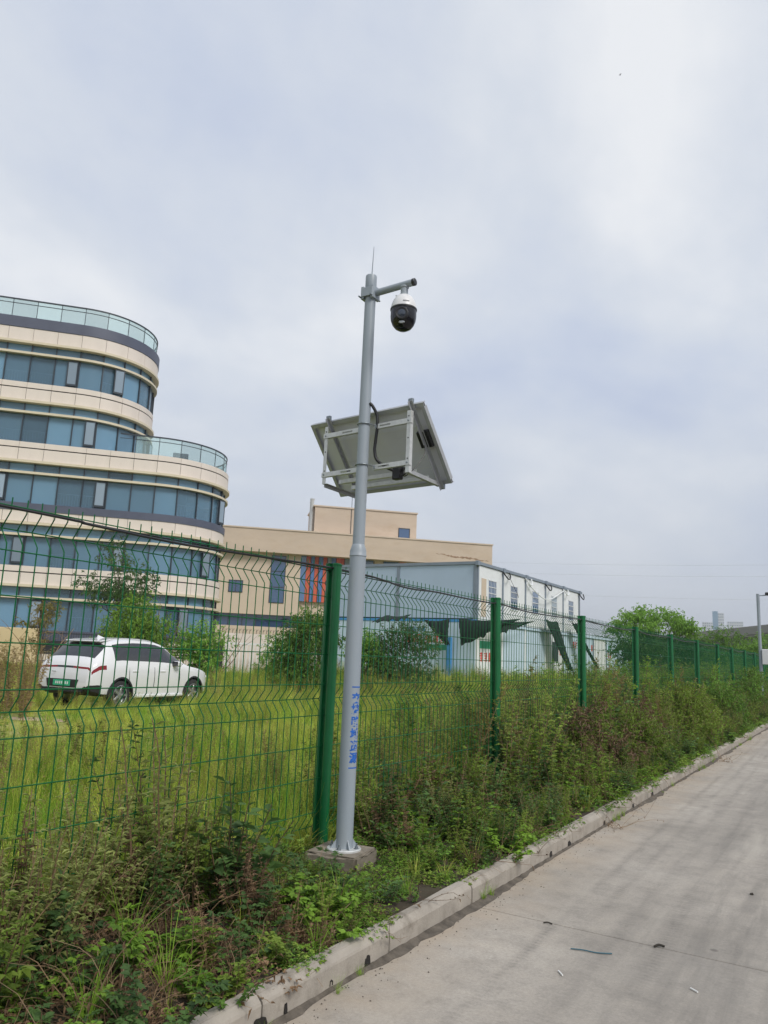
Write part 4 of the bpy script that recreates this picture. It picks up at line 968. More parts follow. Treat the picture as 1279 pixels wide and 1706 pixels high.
# ------------------------------------------------------------------ car
M['car_white'] = mat('white_car_paint', (0.70, 0.70, 0.715), 0.14, var=0.015, vscale=1)
M['car_white'].node_tree.nodes['Principled BSDF'].inputs['Coat Weight'].default_value = 0.6
M['car_glass'] = mat('tinted_car_glass', (0.02, 0.022, 0.025), 0.06, var=0.05, spec=0.8)
M['car_trim'] = mat('black_car_trim', (0.02, 0.02, 0.022), 0.55)
M['tyre'] = mat('tyre_rubber', (0.02, 0.02, 0.02), 0.85)
M['rim'] = mat('alloy_rim', (0.42, 0.43, 0.44), 0.3, 0.7)
M['tail_red'] = mat('red_tail_lamp', (0.20, 0.006, 0.01), 0.15)
M['plate'] = mat('green_plate', (0.03, 0.42, 0.22), 0.45, var=0.15, vscale=8)
M['lamp_clear'] = mat('head_lamp', (0.55, 0.57, 0.6), 0.1)
car = empty('parked_car', (-15.95, 12.75, gz(-15.9, 13.8) - 0.02), R(97.0)); tag(car, 'white sport utility car parked in the grass, seen from behind', 'car')
def lerp_tab(tab, u):
    if u <= tab[0][0]: return tab[0][1]
    for (a, x), (b, y) in zip(tab[:-1], tab[1:]):
        if u <= b: t = (u - a) / (b - a); return x + (y - x) * t
    return tab[-1][1]
TOP = [(-0.95, 0.66), (-0.94, 0.80), (-0.90, 0.96), (-0.85, 1.08), (-0.80, 1.15), (-0.62, 1.33), (-0.40, 1.53), (-0.26, 1.625), (0.0, 1.665), (0.5, 1.70), (1.0, 1.70), (1.4, 1.67), (1.7, 1.58), (2.1, 1.34), (2.45, 1.13), (2.6, 1.06), (3.0, 1.0), (3.4, 0.90), (3.58, 0.76), (3.66, 0.58)]
WID = [(-0.95, 0.74), (-0.90, 0.82), (-0.75, 0.89), (-0.3, 0.925), (0.5, 0.93), (2.0, 0.93), (2.8, 0.92), (3.2, 0.87), (3.45, 0.78), (3.6, 0.66), (3.66, 0.58)]
BOT = [(-0.95, 0.50), (-0.85, 0.40), (-0.6, 0.33), (0, 0.28), (2.5, 0.26), (3.3, 0.26), (3.6, 0.36), (3.66, 0.44)]
SHO = [(-0.95, 0.62), (-0.92, 0.78), (-0.86, 0.92), (-0.7, 1.03), (0, 1.07), (1.5, 1.03), (2.4, 1.0), (3.0, 0.94), (3.4, 0.84), (3.58, 0.68), (3.66, 0.55)]
ROW = [(-0.95, 0.70), (-0.78, 0.70), (-0.3, 0.66), (0.5, 0.67), (1.4, 0.66), (1.7, 0.645), (2.45, 0.68), (2.7, 0.72), (3.66, 0.5)]
us = sorted(set([-0.95, -0.94, -0.92, -0.90, -0.88, -0.85, -0.82, -0.78, -0.72, -0.66, -0.6, -0.5, -0.42, -0.36, -0.30, -0.22, -0.12, 0.0, 0.15, 0.3, 0.5, 0.7, 0.9, 1.02, 1.1, 1.3, 1.5, 1.6, 1.7, 1.85, 2.0, 2.15, 2.3, 2.45, 2.52, 2.6, 2.8, 3.0, 3.2, 3.4, 3.5, 3.58, 3.62, 3.66]))
secs = []
for u in us:
    w_, zb_, zs, ztp, rw = lerp_tab(WID, u), lerp_tab(BOT, u), lerp_tab(SHO, u), lerp_tab(TOP, u), lerp_tab(ROW, u)
    ztp = max(ztp, zs + 0.02); rw = min(rw, w_ * 0.9)
    zbelt = zs + min(0.05, (ztp - zs) * 0.3); wb = w_ * 0.945
    zre = ztp - 0.06 * sstep(0.05, 0.4, ztp - zs) - 0.01
    half = [(0, zb_), (w_ * 0.8, zb_), (w_ * 0.955, zb_ + 0.06), (w_ * 0.985, zb_ + (zs - zb_) * 0.35), (w_ * 1.0, zb_ + (zs - zb_) * 0.62), (w_ * 0.985, zb_ + (zs - zb_) * 0.86), (w_ * 0.965, zs), (wb, zbelt)]
    for t in (0.08, 0.5, 0.90, 1.0):
        b = 0.03 * math.sin(t * math.pi); half.append((wb + (rw - wb) * t + b, zbelt + (zre - zbelt) * t))
    half += [(rw * 0.72, ztp - 0.014), (rw * 0.36, ztp - 0.003), (0, ztp)]
    secs.append(half)
nh = len(secs[0]); full = []
for u, h in zip(us, secs):
    full.append([(u, -v, z) for v, z in h] + [(u, v, z) for v, z in h[-2:0:-1]])
nf_ = len(full[0])
bm = bmesh.new(); V = [[bm.verts.new(p) for p in row] for row in full]
for i in range(len(us) - 1):
    um = (us[i] + us[i + 1]) / 2
    for j in range(nf_):
        f = bm.faces.new((V[i][j], V[i + 1][j], V[i + 1][(j + 1) % nf_], V[i][(j + 1) % nf_]))
        jj = j if j < nh - 1 else (nf_ - 1 - j)
        mi = 0
        if 8 <= jj <= 9 and -0.18 < um < 2.28: mi = 1
        if 11 <= jj <= 13 and -0.74 < um < -0.33: mi = 1
        if 11 <= jj <= 13 and 1.65 < um < 2.47: mi = 1
        if jj <= 1: mi = 2
        if jj <= 2 and um < -0.6: mi = 2
        if -0.905 < um < -0.872 and 7 <= jj <= 12: mi = 3
        if -0.905 < um < -0.872 and jj == 13: mi = 2
        if jj == 5 and -0.875 < um < -0.5: mi = 3
        f.material_index = mi; f.smooth = True
bm.faces.new(V[0]); bm.faces.new(V[-1][::-1])
bmesh.ops.recalc_face_normals(bm, faces=bm.faces[:])
me = bpy.data.meshes.new('body_raw'); bm.to_mesh(me); bm.free()
for k in ('car_white', 'car_glass', 'car_trim', 'tail_red'): me.materials.append(M[k])
raw = bpy.data.objects.new('body_raw', me); COL.objects.link(raw)
cut = MB()
for u in (0.0, 2.74):
    for s in (-1, 1):
        cut.lathe([(0.0, 0), (0.395, 0), (0.395, 0.30), (0.0, 0.30)], 32, Matrix.Translation((u, s * 0.82, 0.36)) @ Matrix.Rotation(R(90) , 4, 'X') @ Matrix.Translation((0, 0, -0.15)), cap=False)
# weld the lathe poles
bmc = bmesh.new(); mec = cut.mesh('cut'); bmc.from_mesh(mec); bmesh.ops.remove_doubles(bmc, verts=bmc.verts[:], dist=1e-5); bmesh.ops.recalc_face_normals(bmc, faces=bmc.faces[:]); bmc.to_mesh(mec); bmc.free()
mec.materials.append(M['car_trim'])
cuto = bpy.data.objects.new('cut', mec); COL.objects.link(cuto)
bo = raw.modifiers.new('b', 'BOOLEAN'); bo.object = cuto; bo.operation = 'DIFFERENCE'; bo.solver = 'EXACT'; bo.material_mode = 'TRANSFER'
bpy.context.view_layer.update()
ev = bpy.data.meshes.new_from_object(raw.evaluated_get(bpy.context.evaluated_depsgraph_get()))
bpy.data.objects.remove(raw); bpy.data.objects.remove(cuto)
mats_ev = [m.name if m else '' for m in ev.materials]
def extract(names, pname, m, filt=None):
    w = MB(); idx = {}
    for p in ev.polygons:
        if mats_ev[p.material_index] in names and (filt is None or filt(p.center)):
            f = []
            for vi in p.vertices:
                if vi not in idx: idx[vi] = len(w.v); w.v.append(tuple(ev.vertices[vi].co))
                f.append(idx[vi])
            w.f.append(tuple(f)); w.m.append(0)
    return w.build(pname, m, car, True, R(32))
extract([M['car_white'].name], 'body', M['car_white'])
extract([M['car_trim'].name], 'underbody', M['car_trim'])
extract([M['car_glass'].name], 'rear_window', M['car_glass'], lambda c: c.x < -0.2)
extract([M['car_glass'].name], 'windscreen', M['car_glass'], lambda c: c.x > 1.6 and abs(c.y) < 0.62 and c.z > 1.05 and c.x > 1.65 and abs(c.y) < lerp_tab(ROW, c.x) * 0.98)
for s in (-1, 1): extract([M['car_glass'].name], 'side_window', M['car_glass'], lambda c, s=s: c.x > -0.2 and c.y * s > 0 and abs(c.y) >= lerp_tab(ROW, c.x) * 0.98)
def wheel(u, s):
    w = empty('wheel', (u, s * 0.80, 0.345)); w.parent = car; w.rotation_euler = (R(90) * (1 if s < 0 else -1), 0, 0)
    MB().lathe([(0.22, -0.11), (0.30, -0.12), (0.335, -0.10), (0.345, -0.06), (0.345, 0.06), (0.335, 0.10), (0.30, 0.12), (0.235, 0.115), (0.22, 0.05)], 32, cap=False).build('tyre', M['tyre'], w, True, R(40))
    r_ = MB().lathe([(0.0, 0.02), (0.225, 0.02), (0.235, 0.112), (0.222, 0.115), (0.215, 0.10)], 32, cap=False)
    for k in range(5):
        Mx = Matrix.Rotation(k * 2 * math.pi / 5, 4, 'Z'); r_.bbox(0.02, -0.03, 0.06, 0.225, 0.03, 0.098, 0.008, Mx)
    r_.lathe([(0.06, 0.06), (0.05, 0.10), (0.0, 0.105)], 16, cap=False); r_.build('rim', M['rim'], w, True, R(40))
for u in (0.0, 2.74):
    for s in (-1, 1): wheel(u, s)
# lamps, plate, trim
def slabx(pts, x_of, t, name, m, parent=car):
    # thin plate following the tail: pts (y, z); depth t outward along -x
    w = MB(); n = len(pts); w.add([(x_of(y, z) - t, y, z) for y, z in pts] + [(x_of(y, z) + 0.05, y, z) for y, z in pts], [tuple(range(n - 1, -1, -1)), tuple(range(n, 2 * n))] + [(i, (i + 1) % n, n + (i + 1) % n, n + i) for i in range(n)])
    return w.build(name, m, parent)
def tailx(y, z):
    inv = [(b, a) for a, b in TOP[:5]]
    x = lerp_tab(inv, z) if z > 0.66 else -0.95
    return x + 0.16 * sstep(0.60, 0.92, abs(y)) 
for s in (-1, 1): extract([M['tail_red'].name], 'tail_lamp', M['tail_red'], lambda c, s=s: c.y * s > 0)
slabx([(-0.45, 0.52), (0.45, 0.52), (0.50, 0.70), (-0.50, 0.70)][::-1], lambda y, z: -0.945, 0.012, 'plate_recess', M['car_trim'])
pl = slabx([(-0.26, 0.55), (0.26, 0.55), (0.26, 0.68), (-0.26, 0.68)][::-1], lambda y, z: -0.962, 0.008, 'number_plate', M['plate'])
w = MB()
for k in range(7): w.box(-0.9725, -0.21 + k * 0.06, 0.585, -0.9702, -0.175 + k * 0.06, 0.645)
w.build('plate_print', M['rail_white'], pl)['kind'] = 'stuff'
slabx([(-0.62, 0.42), (0.62, 0.42), (0.66, 0.50), (-0.66, 0.50)][::-1], lambda y, z: -0.93, 0.02, 'diffuser', M['car_trim'])
for s in (-1, 1): slabx([(s * 0.66, 0.66), (s * 0.80, 0.70), (s * 0.80, 0.80), (s * 0.70, 0.80)][::s], lambda y, z: -0.87, 0.012, 'bumper_vent', M['car_trim'])
MB().bbox(-0.26, -0.56, -0.016, 0.08, 0.56, 0.016, 0.012, Matrix.Translation((-0.20, 0, 1.622)) @ Matrix.Rotation(R(-8), 4, 'Y')).build('roof_spoiler', M['car_white'], car)
MB().add([(0.0, -0.02, 1.66), (0.22, -0.025, 1.68), (0.22, 0.025, 1.68), (0.0, 0.02, 1.66), (0.02, 0, 1.745), (0.07, 0, 1.73)], [(0, 1, 5, 4), (3, 4, 5, 2), (0, 4, 3), (1, 2, 5), (0, 3, 2, 1)]).build('roof_fin', M['car_white'], car)
for s in (-1, 1):
    MB().bbox(1.85, s * 0.97 - 0.10, 1.02, 2.02, s * 0.97 + 0.10, 1.16, 0.035).build('wing_mirror', M['car_white'], car)
    MB().bbox(1.83, s * 0.97 - 0.09, 1.03, 1.848, s * 0.97 + 0.09, 1.15, 0.01).build('mirror_glass', M['car_glass'], car)
    for u in (0.35, 1.35): MB().bbox(u, s * 0.925 - 0.012, 0.885, u + 0.2, s * 0.925 + 0.016, 0.92, 0.008).build('door_handle', M['car_white'], car)
    MB().bbox(0.45, s * 0.90 - 0.03, 0.27, 2.3, s * 0.90 + 0.03, 0.335, 0.012).build('sill_trim', M['car_white'], car)
    for u in (0.22, 1.12, 2.1):
        pts = [(u + 0.02, s * lerp_tab(WID, u) * q + s * 0.0035, z) for q, z in ((0.985, 0.52), (1.0, 0.72), (0.985, 0.90), (0.965, 1.0))]
        MB().tube(pts, 0.009, 4).build('door_seam', M['car_trim'], car)
    arch = [(0.415 * math.cos(t), 0.415 * math.sin(t)) for t in np.linspace(-0.12, math.pi + 0.12, 18)]
    for u in (0.0, 2.74):
        w = MB(); n = len(arch)
        yo = s * (0.935 if u == 0 else 0.925)
        inn = [(x * 0.9, z * 0.9) for x, z in arch]
        w.add([(u + x, yo, 0.36 + z) for x, z in arch] + [(u + x, yo, 0.36 + z) for x, z in inn] + [(u + x, yo - s * 0.09, 0.36 + z) for x, z in arch] + [(u + x, yo - s * 0.09, 0.36 + z) for x, z in inn],
              [(i, i + 1, n + i + 1, n + i) for i in range(n - 1)] + [(i, 2 * n + i, 2 * n + i + 1, i + 1) for i in range(n - 1)] + [(n + i, n + i + 1, 3 * n + i + 1, 3 * n + i) for i in range(n - 1)])
        w.build('arch_trim', M['car_trim'], car, True, R(40))
    slabx([(s * 0.45, 0.70), (s * 0.62, 0.72), (s * 0.60, 0.78), (s * 0.46, 0.77)], lambda y, z: 3.62, 0.0, 'head_lamp', M['lamp_clear'])
MB().tube([(-0.62, -0.30, 1.24), (-0.58, 0.05, 1.285)], 0.012, 5).build('rear_wiper', M['car_trim'], car)
MB().bbox(-0.972, 0.2, 0.85, -0.965, 0.33, 0.87, 0.002).build('badge', M['rim'], car)

# ------------------------------------------------------------------ second mast, overpass, far towers, wires
lm = empty('lamp_mast', (-3.0, 31.6, 0.15)); tag(lm, 'slender grey mast with short arm and white box far along the verge', 'mast')
s_ = 31.6 / 38.7
MB().tube([(0, 0, 0), (0, 0, 4.12)], [0.06, 0.055], 14).build('pole', M['grey_pole'], lm, True)
MB().tube([(0, 0, 4.05), (0.4, -0.02, 4.08)], 0.02, 8).build('arm', M['grey_pole'], lm, True)
MB().bbox(0.25, -0.12, 4.06, 0.6, 0.1, 4.17, 0.02).build('lamp_head', M['black'], lm)
MB().bbox(0.06, -0.12, 1.55, 0.28, -0.02, 2.1, 0.015).build('control_box', M['white_plastic'], lm)
M['conc'] = mat('viaduct_concrete', (0.20, 0.195, 0.19), 0.9, var=0.12, vscale=0.2, stretch=(1, 1, 3))
M['conc_dark'] = mat('viaduct_girder', (0.10, 0.098, 0.098), 0.9, var=0.15, vscale=0.2)
hw = empty('elevated_road', (-14.6, 170.5, -0.9)); hw.rotation_euler = (0, 0, math.atan2(39.6, -19.1)); tag(hw, 'grey concrete elevated road on piers crossing the far distance', 'viaduct')
MB().box(-150, -6, 8.5, 260, 6, 9.4).build('deck', M['conc'], hw)
for y0, y1 in ((-6.3, -6.05), (6.05, 6.3)): MB().box(-150, y0, 8.9, 260, y1, 10.4).build('parapet', M['conc'], hw)
for y in (-4.2, 0.2, 4.2): MB().box(-150, y - 0.8, 6.9, 260, y + 0.8, 8.5).build('girder', M['conc_dark'], hw)
for k in range(-5, 9):
    MB().box(k * 28 - 0.9, -5, 6.0, k * 28 + 0.9, 5, 6.9).build('cross_head', M['conc'], hw)
    for y in (-3, 3): MB().tube([(k * 28, y, -0.2), (k * 28, y, 6.0)], 0.8, 12).build('pier', M['conc'], hw, True)
M['tw_white'] = mat('tower_white', (0.62, 0.64, 0.66), 0.8, var=0.03, vscale=0.02)
M['tw_glass'] = mat('tower_blue_glass', (0.12, 0.24, 0.36), 0.25, var=0.1, vscale=0.05)
M['tw_win'] = mat('tower_window', (0.22, 0.26, 0.31), 0.4, var=0.1)
def tower(x, y, w_, d_, h, label, blue=None, floors=16, cols=5):
    t = empty('tower_block', (x, y, 0), R(9)); tag(t, label, 'tower', 'far tower blocks beyond the elevated road')
    MB().box(-w_ / 2, 0, 0, w_ / 2, d_, h).build('wall', M['tw_white'], t)
    if blue: MB().box(-w_ / 2 - 0.3, -0.6, 0, -w_ / 2 + blue, d_ * 0.6, h + 2).build('glass_bay', M['tw_glass'], t)
    w = MB(); fh = h / floors
    for i in range(int(floors * 0.4), floors):
        for j in range(cols):
            x0 = -w_ / 2 + (blue or 0) + (w_ - (blue or 0)) * (j + 0.2) / cols
            w.box(x0, -0.25, i * fh + fh * 0.3, x0 + (w_ - (blue or 0)) / cols * 0.6, -0.02, i * fh + fh * 0.8)
    w.build('windows', M['tw_win'], t)['kind'] = 'stuff'
tower(-147, 973, 11.5, 14, 54, 'pale far tower block, leftmost of the cluster beyond the viaduct', None, 18, 5)
tower(-135.5, 977, 12.0, 14, 65, 'tallest far tower with a blue glass left half', 5.5, 20, 3)
tower(-119, 988, 17, 14, 56, 'broad pale far tower block right of the blue glass one', None, 18, 7)
tower(-127.5, 1040, 9, 14, 50, 'pale far tower peeping out behind the blue glass one', None, 16, 4)
tower(-104, 1010, 11, 14, 47, 'low pale far tower block at the right end of the cluster', None, 16, 5)
pw = [((-60, 95, 15.5), (40, 88, 13.0)), ((-60, 95, 14.2), (40, 88, 11.8)), ((-60, 95, 11.6), (40, 88, 9.4))]
for k, (a, b) in enumerate(pw):
    a, b = Vector(a), Vector(b); P = [a.lerp(b, t) - Vector((0, 0, 1.6 * 4 * t * (1 - t))) for t in np.linspace(0, 1, 15)]
    tag(MB().tube(P, 0.008, 4).build('power_line', M['galv']), ('topmost', 'middle', 'lowest')[k] + ' of three faint power lines crossing the sky above the far trees', 'power line', 'power lines')
bd = MB(); bd.add([(0, 0, 0.05), (-0.14, 0, 0), (0.16, 0, 0.02), (0, 0.05, 0), (0, -0.05, 0), (0.02, 0.32, 0.12), (-0.06, 0.34, 0.11), (0.02, -0.32, 0.12), (-0.06, -0.34, 0.11), (0, 0, -0.05)],
       [(1, 3, 0), (3, 2, 0), (2, 4, 0), (4, 1, 0), (1, 9, 3), (3, 9, 2), (2, 9, 4), (4, 9, 1), (3, 5, 6), (3, 6, 1), (4, 8, 7), (4, 1, 8)])
b_ = bd.build('bird', M['black']); b_.location = (-13.1, 53.7, 46.6); b_.rotation_euler = (0.3, 0, 0.8); b_.scale = (0.55, 0.55, 0.55); tag(b_, 'tiny dark bird flying high in the upper right sky', 'bird')
# ------------------------------------------------------------------ vegetation: leaves are real faces, plants are built once and copied
class Veg:
    def __init__(s, seed): s.v = []; s.f = []; s.m = []; s.t = []; s.r = random.Random(seed)
    def rv(s, a=1.0): r = s.r; return Vector((r.gauss(0, a), r.gauss(0, a), r.gauss(0, a)))
    def leaf(s, b, d, L, W, mi, tint, droop=0.25, det=0):
        d = d.normalized(); side = d.cross(Vector((0, 0, 1)))
        if side.length < 0.05: side = Vector((1, 0, 0))
        side = (side.normalized() + s.rv(0.35)); side = (side - d * side.dot(d)).normalized()
        up = side.cross(d); k = len(s.v)
        if det == 0:
            m = b + d * (L * 0.45); tip = b + d * L - Vector((0, 0, droop * L))
            s.v += [b, m + side * (W / 2) + up * (W * 0.18), tip, m - side * (W / 2) + up * (W * 0.18)]
            s.f += [(k, k + 1, k + 2), (k, k + 2, k + 3)]; s.m += [mi] * 2; s.t += [tint] * 2
        else:
            pts = [b, b + d * (L * 0.33) - Vector((0, 0, droop * L * 0.12)), b + d * (L * 0.68) - Vector((0, 0, droop * L * 0.45)), b + d * L - Vector((0, 0, droop * L))]
            w1, w2 = W * 0.5, W * 0.36; fo = 0.22
            s.v += pts + [pts[1] + side * w1 + up * (w1 * fo), pts[2] + side * w2 + up * (w2 * fo), pts[1] - side * w1 + up * (w1 * fo), pts[2] - side * w2 + up * (w2 * fo)]
            s.f += [(k, k + 4, k + 1), (k + 4, k + 5, k + 2, k + 1), (k + 5, k + 3, k + 2), (k, k + 1, k + 6), (k + 1, k + 2, k + 7, k + 6), (k + 2, k + 3, k + 7)]
            s.m += [mi] * 6; s.t += [tint] * 6
    def lobed(s, b, d, L, mi, tint, n=5, wr=0.34, det=0, droop=0.25):
        # pinnate or palmate lobes on a short stalk
        d = d.normalized(); side = d.cross(Vector((0, 0, 1)))
        side = side.normalized() if side.length > 0.05 else Vector((1, 0, 0))
        h = (n - 1) // 2
        for k in range(1, h + 1):
            p = b + d * (L * (0.12 + 0.55 * (k - 1) / max(1, h)))
            for sg in (-1, 1):
                s.leaf(p, d * 0.75 + side * sg * 0.8 + s.rv(0.06), L * (0.62 - 0.07 * k), L * wr * 0.62, mi, tint + s.r.uniform(-0.08, 0.08), droop, det)
        s.leaf(b + d * (L * 0.25), d + s.rv(0.05), L * 0.75, L * wr * 0.75, mi, tint, droop, det)
    def stem(s, pts, r0, r1, mi, tint, n=3):
        k = len(pts); b = len(s.v); prev = None
        for i, p in enumerate(pts):
            d = (pts[min(i + 1, k - 1)] - pts[max(i - 1, 0)]).normalized()
            a = Vector((0, 0, 1)) if abs(d.z) < 0.9 else Vector((1, 0, 0))
            u = d.cross(a).normalized() if prev is None else (prev - d * prev.dot(d)).normalized()
            w = d.cross(u); prev = u; r = r0 + (r1 - r0) * i / (k - 1)
            s.v += [p + (u * math.cos(2 * math.pi * j / n) + w * math.sin(2 * math.pi * j / n)) * r for j in range(n)]
        for i in range(k - 1):
            for j in range(n):
                s.f.append((b + i * n + j, b + i * n + (j + 1) % n, b + (i + 1) * n + (j + 1) % n, b + (i + 1) * n + j)); s.m.append(mi); s.t.append(tint)
    def blade(s, b, d, L, W, mi, tint, bend=0.6, seg=4):
        d = d.normalized(); side = Vector((-d.y, d.x, 0)) + s.rv(0.1)
        side = side.normalized() if side.length > 0.02 else Vector((1, 0, 0))
        out = Vector((d.x, d.y, 0)); out = out.normalized() if out.length > 0.02 else Vector((s.r.uniform(-1, 1), s.r.uniform(-1, 1), 0))
        k = len(s.v); p = b.copy(); dir_ = d.copy()
        for i in range(seg + 1):
            t = i / seg; w = W * (1 - t) ** 0.7 * 0.5
            if i < seg: s.v += [p + side * w, p - side * w]
            else: s.v.append(p)
            p = p + dir_ * (L / seg); dir_ = (dir_ + out * (bend * 0.45) - Vector((0, 0, bend * 0.28 * (1 + t)))).normalized()
        for i in range(seg - 1): s.f.append((k + 2 * i, k + 2 * i + 1, k + 2 * i + 3, k + 2 * i + 2)); s.m.append(mi); s.t.append(tint)
        s.f.append((k + 2 * seg - 2, k + 2 * seg - 1, k + 2 * seg)); s.m.append(mi); s.t.append(tint)
    def curve(s, b, d, L, n, wob=0.15, grav=0.0):
        pts = [b.copy()]; d = d.normalized()
        for i in range(n):
            d = (d + s.rv(wob) + Vector((0, 0, -grav))).normalized(); pts.append(pts[-1] + d * (L / n))
        return pts
    def mesh(s, name, mats):
        me = bpy.data.meshes.new(name); me.from_pydata([tuple(p) for p in s.v], [], s.f)
        for m in mats: me.materials.append(m)
        me.polygons.foreach_set('material_index', s.m)
        a = me.attributes.new('tint', 'FLOAT', 'FACE'); a.data.foreach_set('value', [min(1, max(0, t)) for t in s.t])
        me.update(); return me
def p_mug(seed, h=0.7, ns=6, mats=('l_mug', 'dry'), leafL=0.06, n=5, spread=0.3, det=0, wr=0.34, step=0.035):
    g = Veg(seed); r = g.r
    for _ in range(ns):
        a = r.uniform(0, 6.28); b = Vector((math.cos(a), math.sin(a), 0)) * r.uniform(0, 0.07)
        d = Vector((math.cos(a) * r.uniform(0, spread), math.sin(a) * r.uniform(0, spread), 1)); L = h * r.uniform(0.6, 1.05)
        K = 9; pts = g.curve(b, d, L, K, 0.07, -0.02); g.stem(pts, 0.004, 0.0015, 1, r.uniform(0.2, 0.7))
        k = int(L / step); ph = r.uniform(0, 6.28)
        for i in range(k):
            t = 0.12 + 0.88 * i / k; q = t * K; i0 = min(K - 1, int(q)); p = pts[i0].lerp(pts[i0 + 1], q - i0)
            ph += 2.4 + r.uniform(-0.3, 0.3); sz = leafL * (1.15 - 0.65 * t) * r.uniform(0.75, 1.2)
            dd_ = Vector((math.cos(ph), math.sin(ph), r.uniform(0.1, 0.7)))
            if t < 0.3 and r.random() < 0.4: continue
            g.lobed(p, dd_, sz * 1.5, 0, r.uniform(0.1, 0.75) + 0.25 * t, n, wr, det)
            if t > 0.4:   # short side shoots thicken the upper plant
                for q2 in range(2): g.leaf(p, Vector((math.cos(ph + 2 + q2), math.sin(ph + 2 + q2), 0.8)), sz * 0.7, sz * 0.2, 0, r.uniform(0.3, 1))
    return g.mesh('weed', [M[m] for m in mats])
def p_broad(seed, h=0.28, ns=7, leafL=0.07, mats=('l_broad', 'dry'), n=5):
    g = Veg(seed); r = g.r
    for _ in range(ns):
        a = r.uniform(0, 6.28); b = Vector((math.cos(a), math.sin(a), 0)) * r.uniform(0, 0.1)
        d = Vector((math.cos(a) * 0.7, math.sin(a) * 0.7, 1)); L = h * r.uniform(0.4, 1.1)
        pts = g.curve(b, d, L, 5, 0.12, 0.02); g.stem(pts, 0.0028, 0.0015, 1, 0.4); base = r.uniform(0.15, 0.75)
        for p in pts[1:]:
            for _2 in range(3):
                ph = r.uniform(0, 6.28); g.lobed(p, Vector((math.cos(ph), math.sin(ph), r.uniform(0.15, 0.6))), leafL * r.uniform(0.6, 1.2), 0, base + r.uniform(-0.15, 0.25), n, 0.5, 1)
    return g.mesh('herb', [M[m] for m in mats])
def p_carpet(seed, rad=0.16, n=90, leafL=0.03, mats=('l_broad', 'dry')):
    g = Veg(seed); r = g.r
    for _ in range(n):
        a = r.uniform(0, 6.28); q = rad * math.sqrt(r.random()); b = Vector((q * math.cos(a), q * math.sin(a), r.uniform(0.0, 0.10) * (1.2 - q / rad)))
        ph = r.uniform(0, 6.28); g.lobed(b, Vector((math.cos(ph), math.sin(ph), r.uniform(0.0, 0.8))), leafL * r.uniform(0.7, 1.5), 0, r.random(), 3, 0.5)
    for _ in range(5):
        g.stem(g.curve(Vector((r.uniform(-rad, rad), r.uniform(-rad, rad), 0.01)), Vector((r.uniform(-1, 1), r.uniform(-1, 1), 0.4)), 0.2, 5, 0.3, 0.1), 0.002, 0.001, 1, r.random())
    return g.mesh('groundcover', [M[m] for m in mats])
def p_grass(seed, h=0.35, n=45, rad=0.06, w=0.006, mats=('g_green', 'dry'), bend=0.5, dead=0.15):
    g = Veg(seed); r = g.r
    for _ in range(n):
        a = r.uniform(0, 6.28); b = Vector((math.cos(a), math.sin(a), 0)) * rad * r.random()
        a2 = a + r.uniform(-1, 1); d = Vector((math.cos(a2) * r.uniform(0.05, 0.5), math.sin(a2) * r.uniform(0.05, 0.5), 1))
        g.blade(b, d, h * r.uniform(0.5, 1.15), w * r.uniform(0.6, 1.3), 1 if r.random() < dead else 0, r.random(), bend * r.uniform(0.3, 1.2))
    return g.mesh('grass_tuft', [M[m] for m in mats])
def p_field(seed, h=0.8, n=34, rad=0.16, mats=('g_field', 'g_seed'), seedy=0.5):
    g = Veg(seed); r = g.r
    for _ in range(n):
        a = r.uniform(0, 6.28); b = Vector((math.cos(a), math.sin(a), 0)) * rad * math.sqrt(r.random())
        d = Vector((r.gauss(0, 0.13), r.gauss(0, 0.13), 1)); L = h * r.uniform(0.6, 1.1)
        pts = g.curve(b, d, L, 5, 0.06, 0.0); tnt = r.random()
        g.stem(pts, 0.0022, 0.001, 0, tnt)
        for _2 in range(3):
            p = pts[r.randint(0, 2)]; ph = r.uniform(0, 6.28); g.blade(p, Vector((math.cos(ph) * 0.35, math.sin(ph) * 0.35, 1)), h * r.uniform(0.25, 0.5), 0.007, 0, tnt + r.uniform(-0.3, 0.3), 0.6, 3)
        if r.random() < seedy:
            for k in range(12):
                p = pts[-1].lerp(pts[-3], k / 12); ph = r.uniform(0, 6.28)
                g.leaf(p, Vector((math.cos(ph), math.sin(ph), 1.1)), h * 0.05 * r.uniform(0.5, 1.3), 0.007, 1, r.random())
    return g.mesh('field_grass_clump', [M[m] for m in mats])
def p_dry(seed, h=0.4, n=16, mats=('dry', 'rust')):
    g = Veg(seed); r = g.r
    for _ in range(n):
        a = r.uniform(0, 6.28); d = Vector((math.cos(a), math.sin(a), r.uniform(0.1, 1.2)))
        pts = g.curve(Vector((r.uniform(-0.08, 0.08), r.uniform(-0.08, 0.08), 0.0)), d, h * r.uniform(0.5, 1.3), 7, 0.22, 0.06)
        for p in pts: p.z = max(0.004, p.z)
        g.stem(pts, 0.003 * r.uniform(0.5, 1.2), 0.001, 0, r.random())
        for p in pts[2:]:
            if r.random() < 0.5: g.leaf(p, g.rv(), 0.03 * r.uniform(0.5, 1.5), 0.012, 1, r.random(), 0.6)
    return g.mesh('dry_tangle', [M[m] for m in mats])
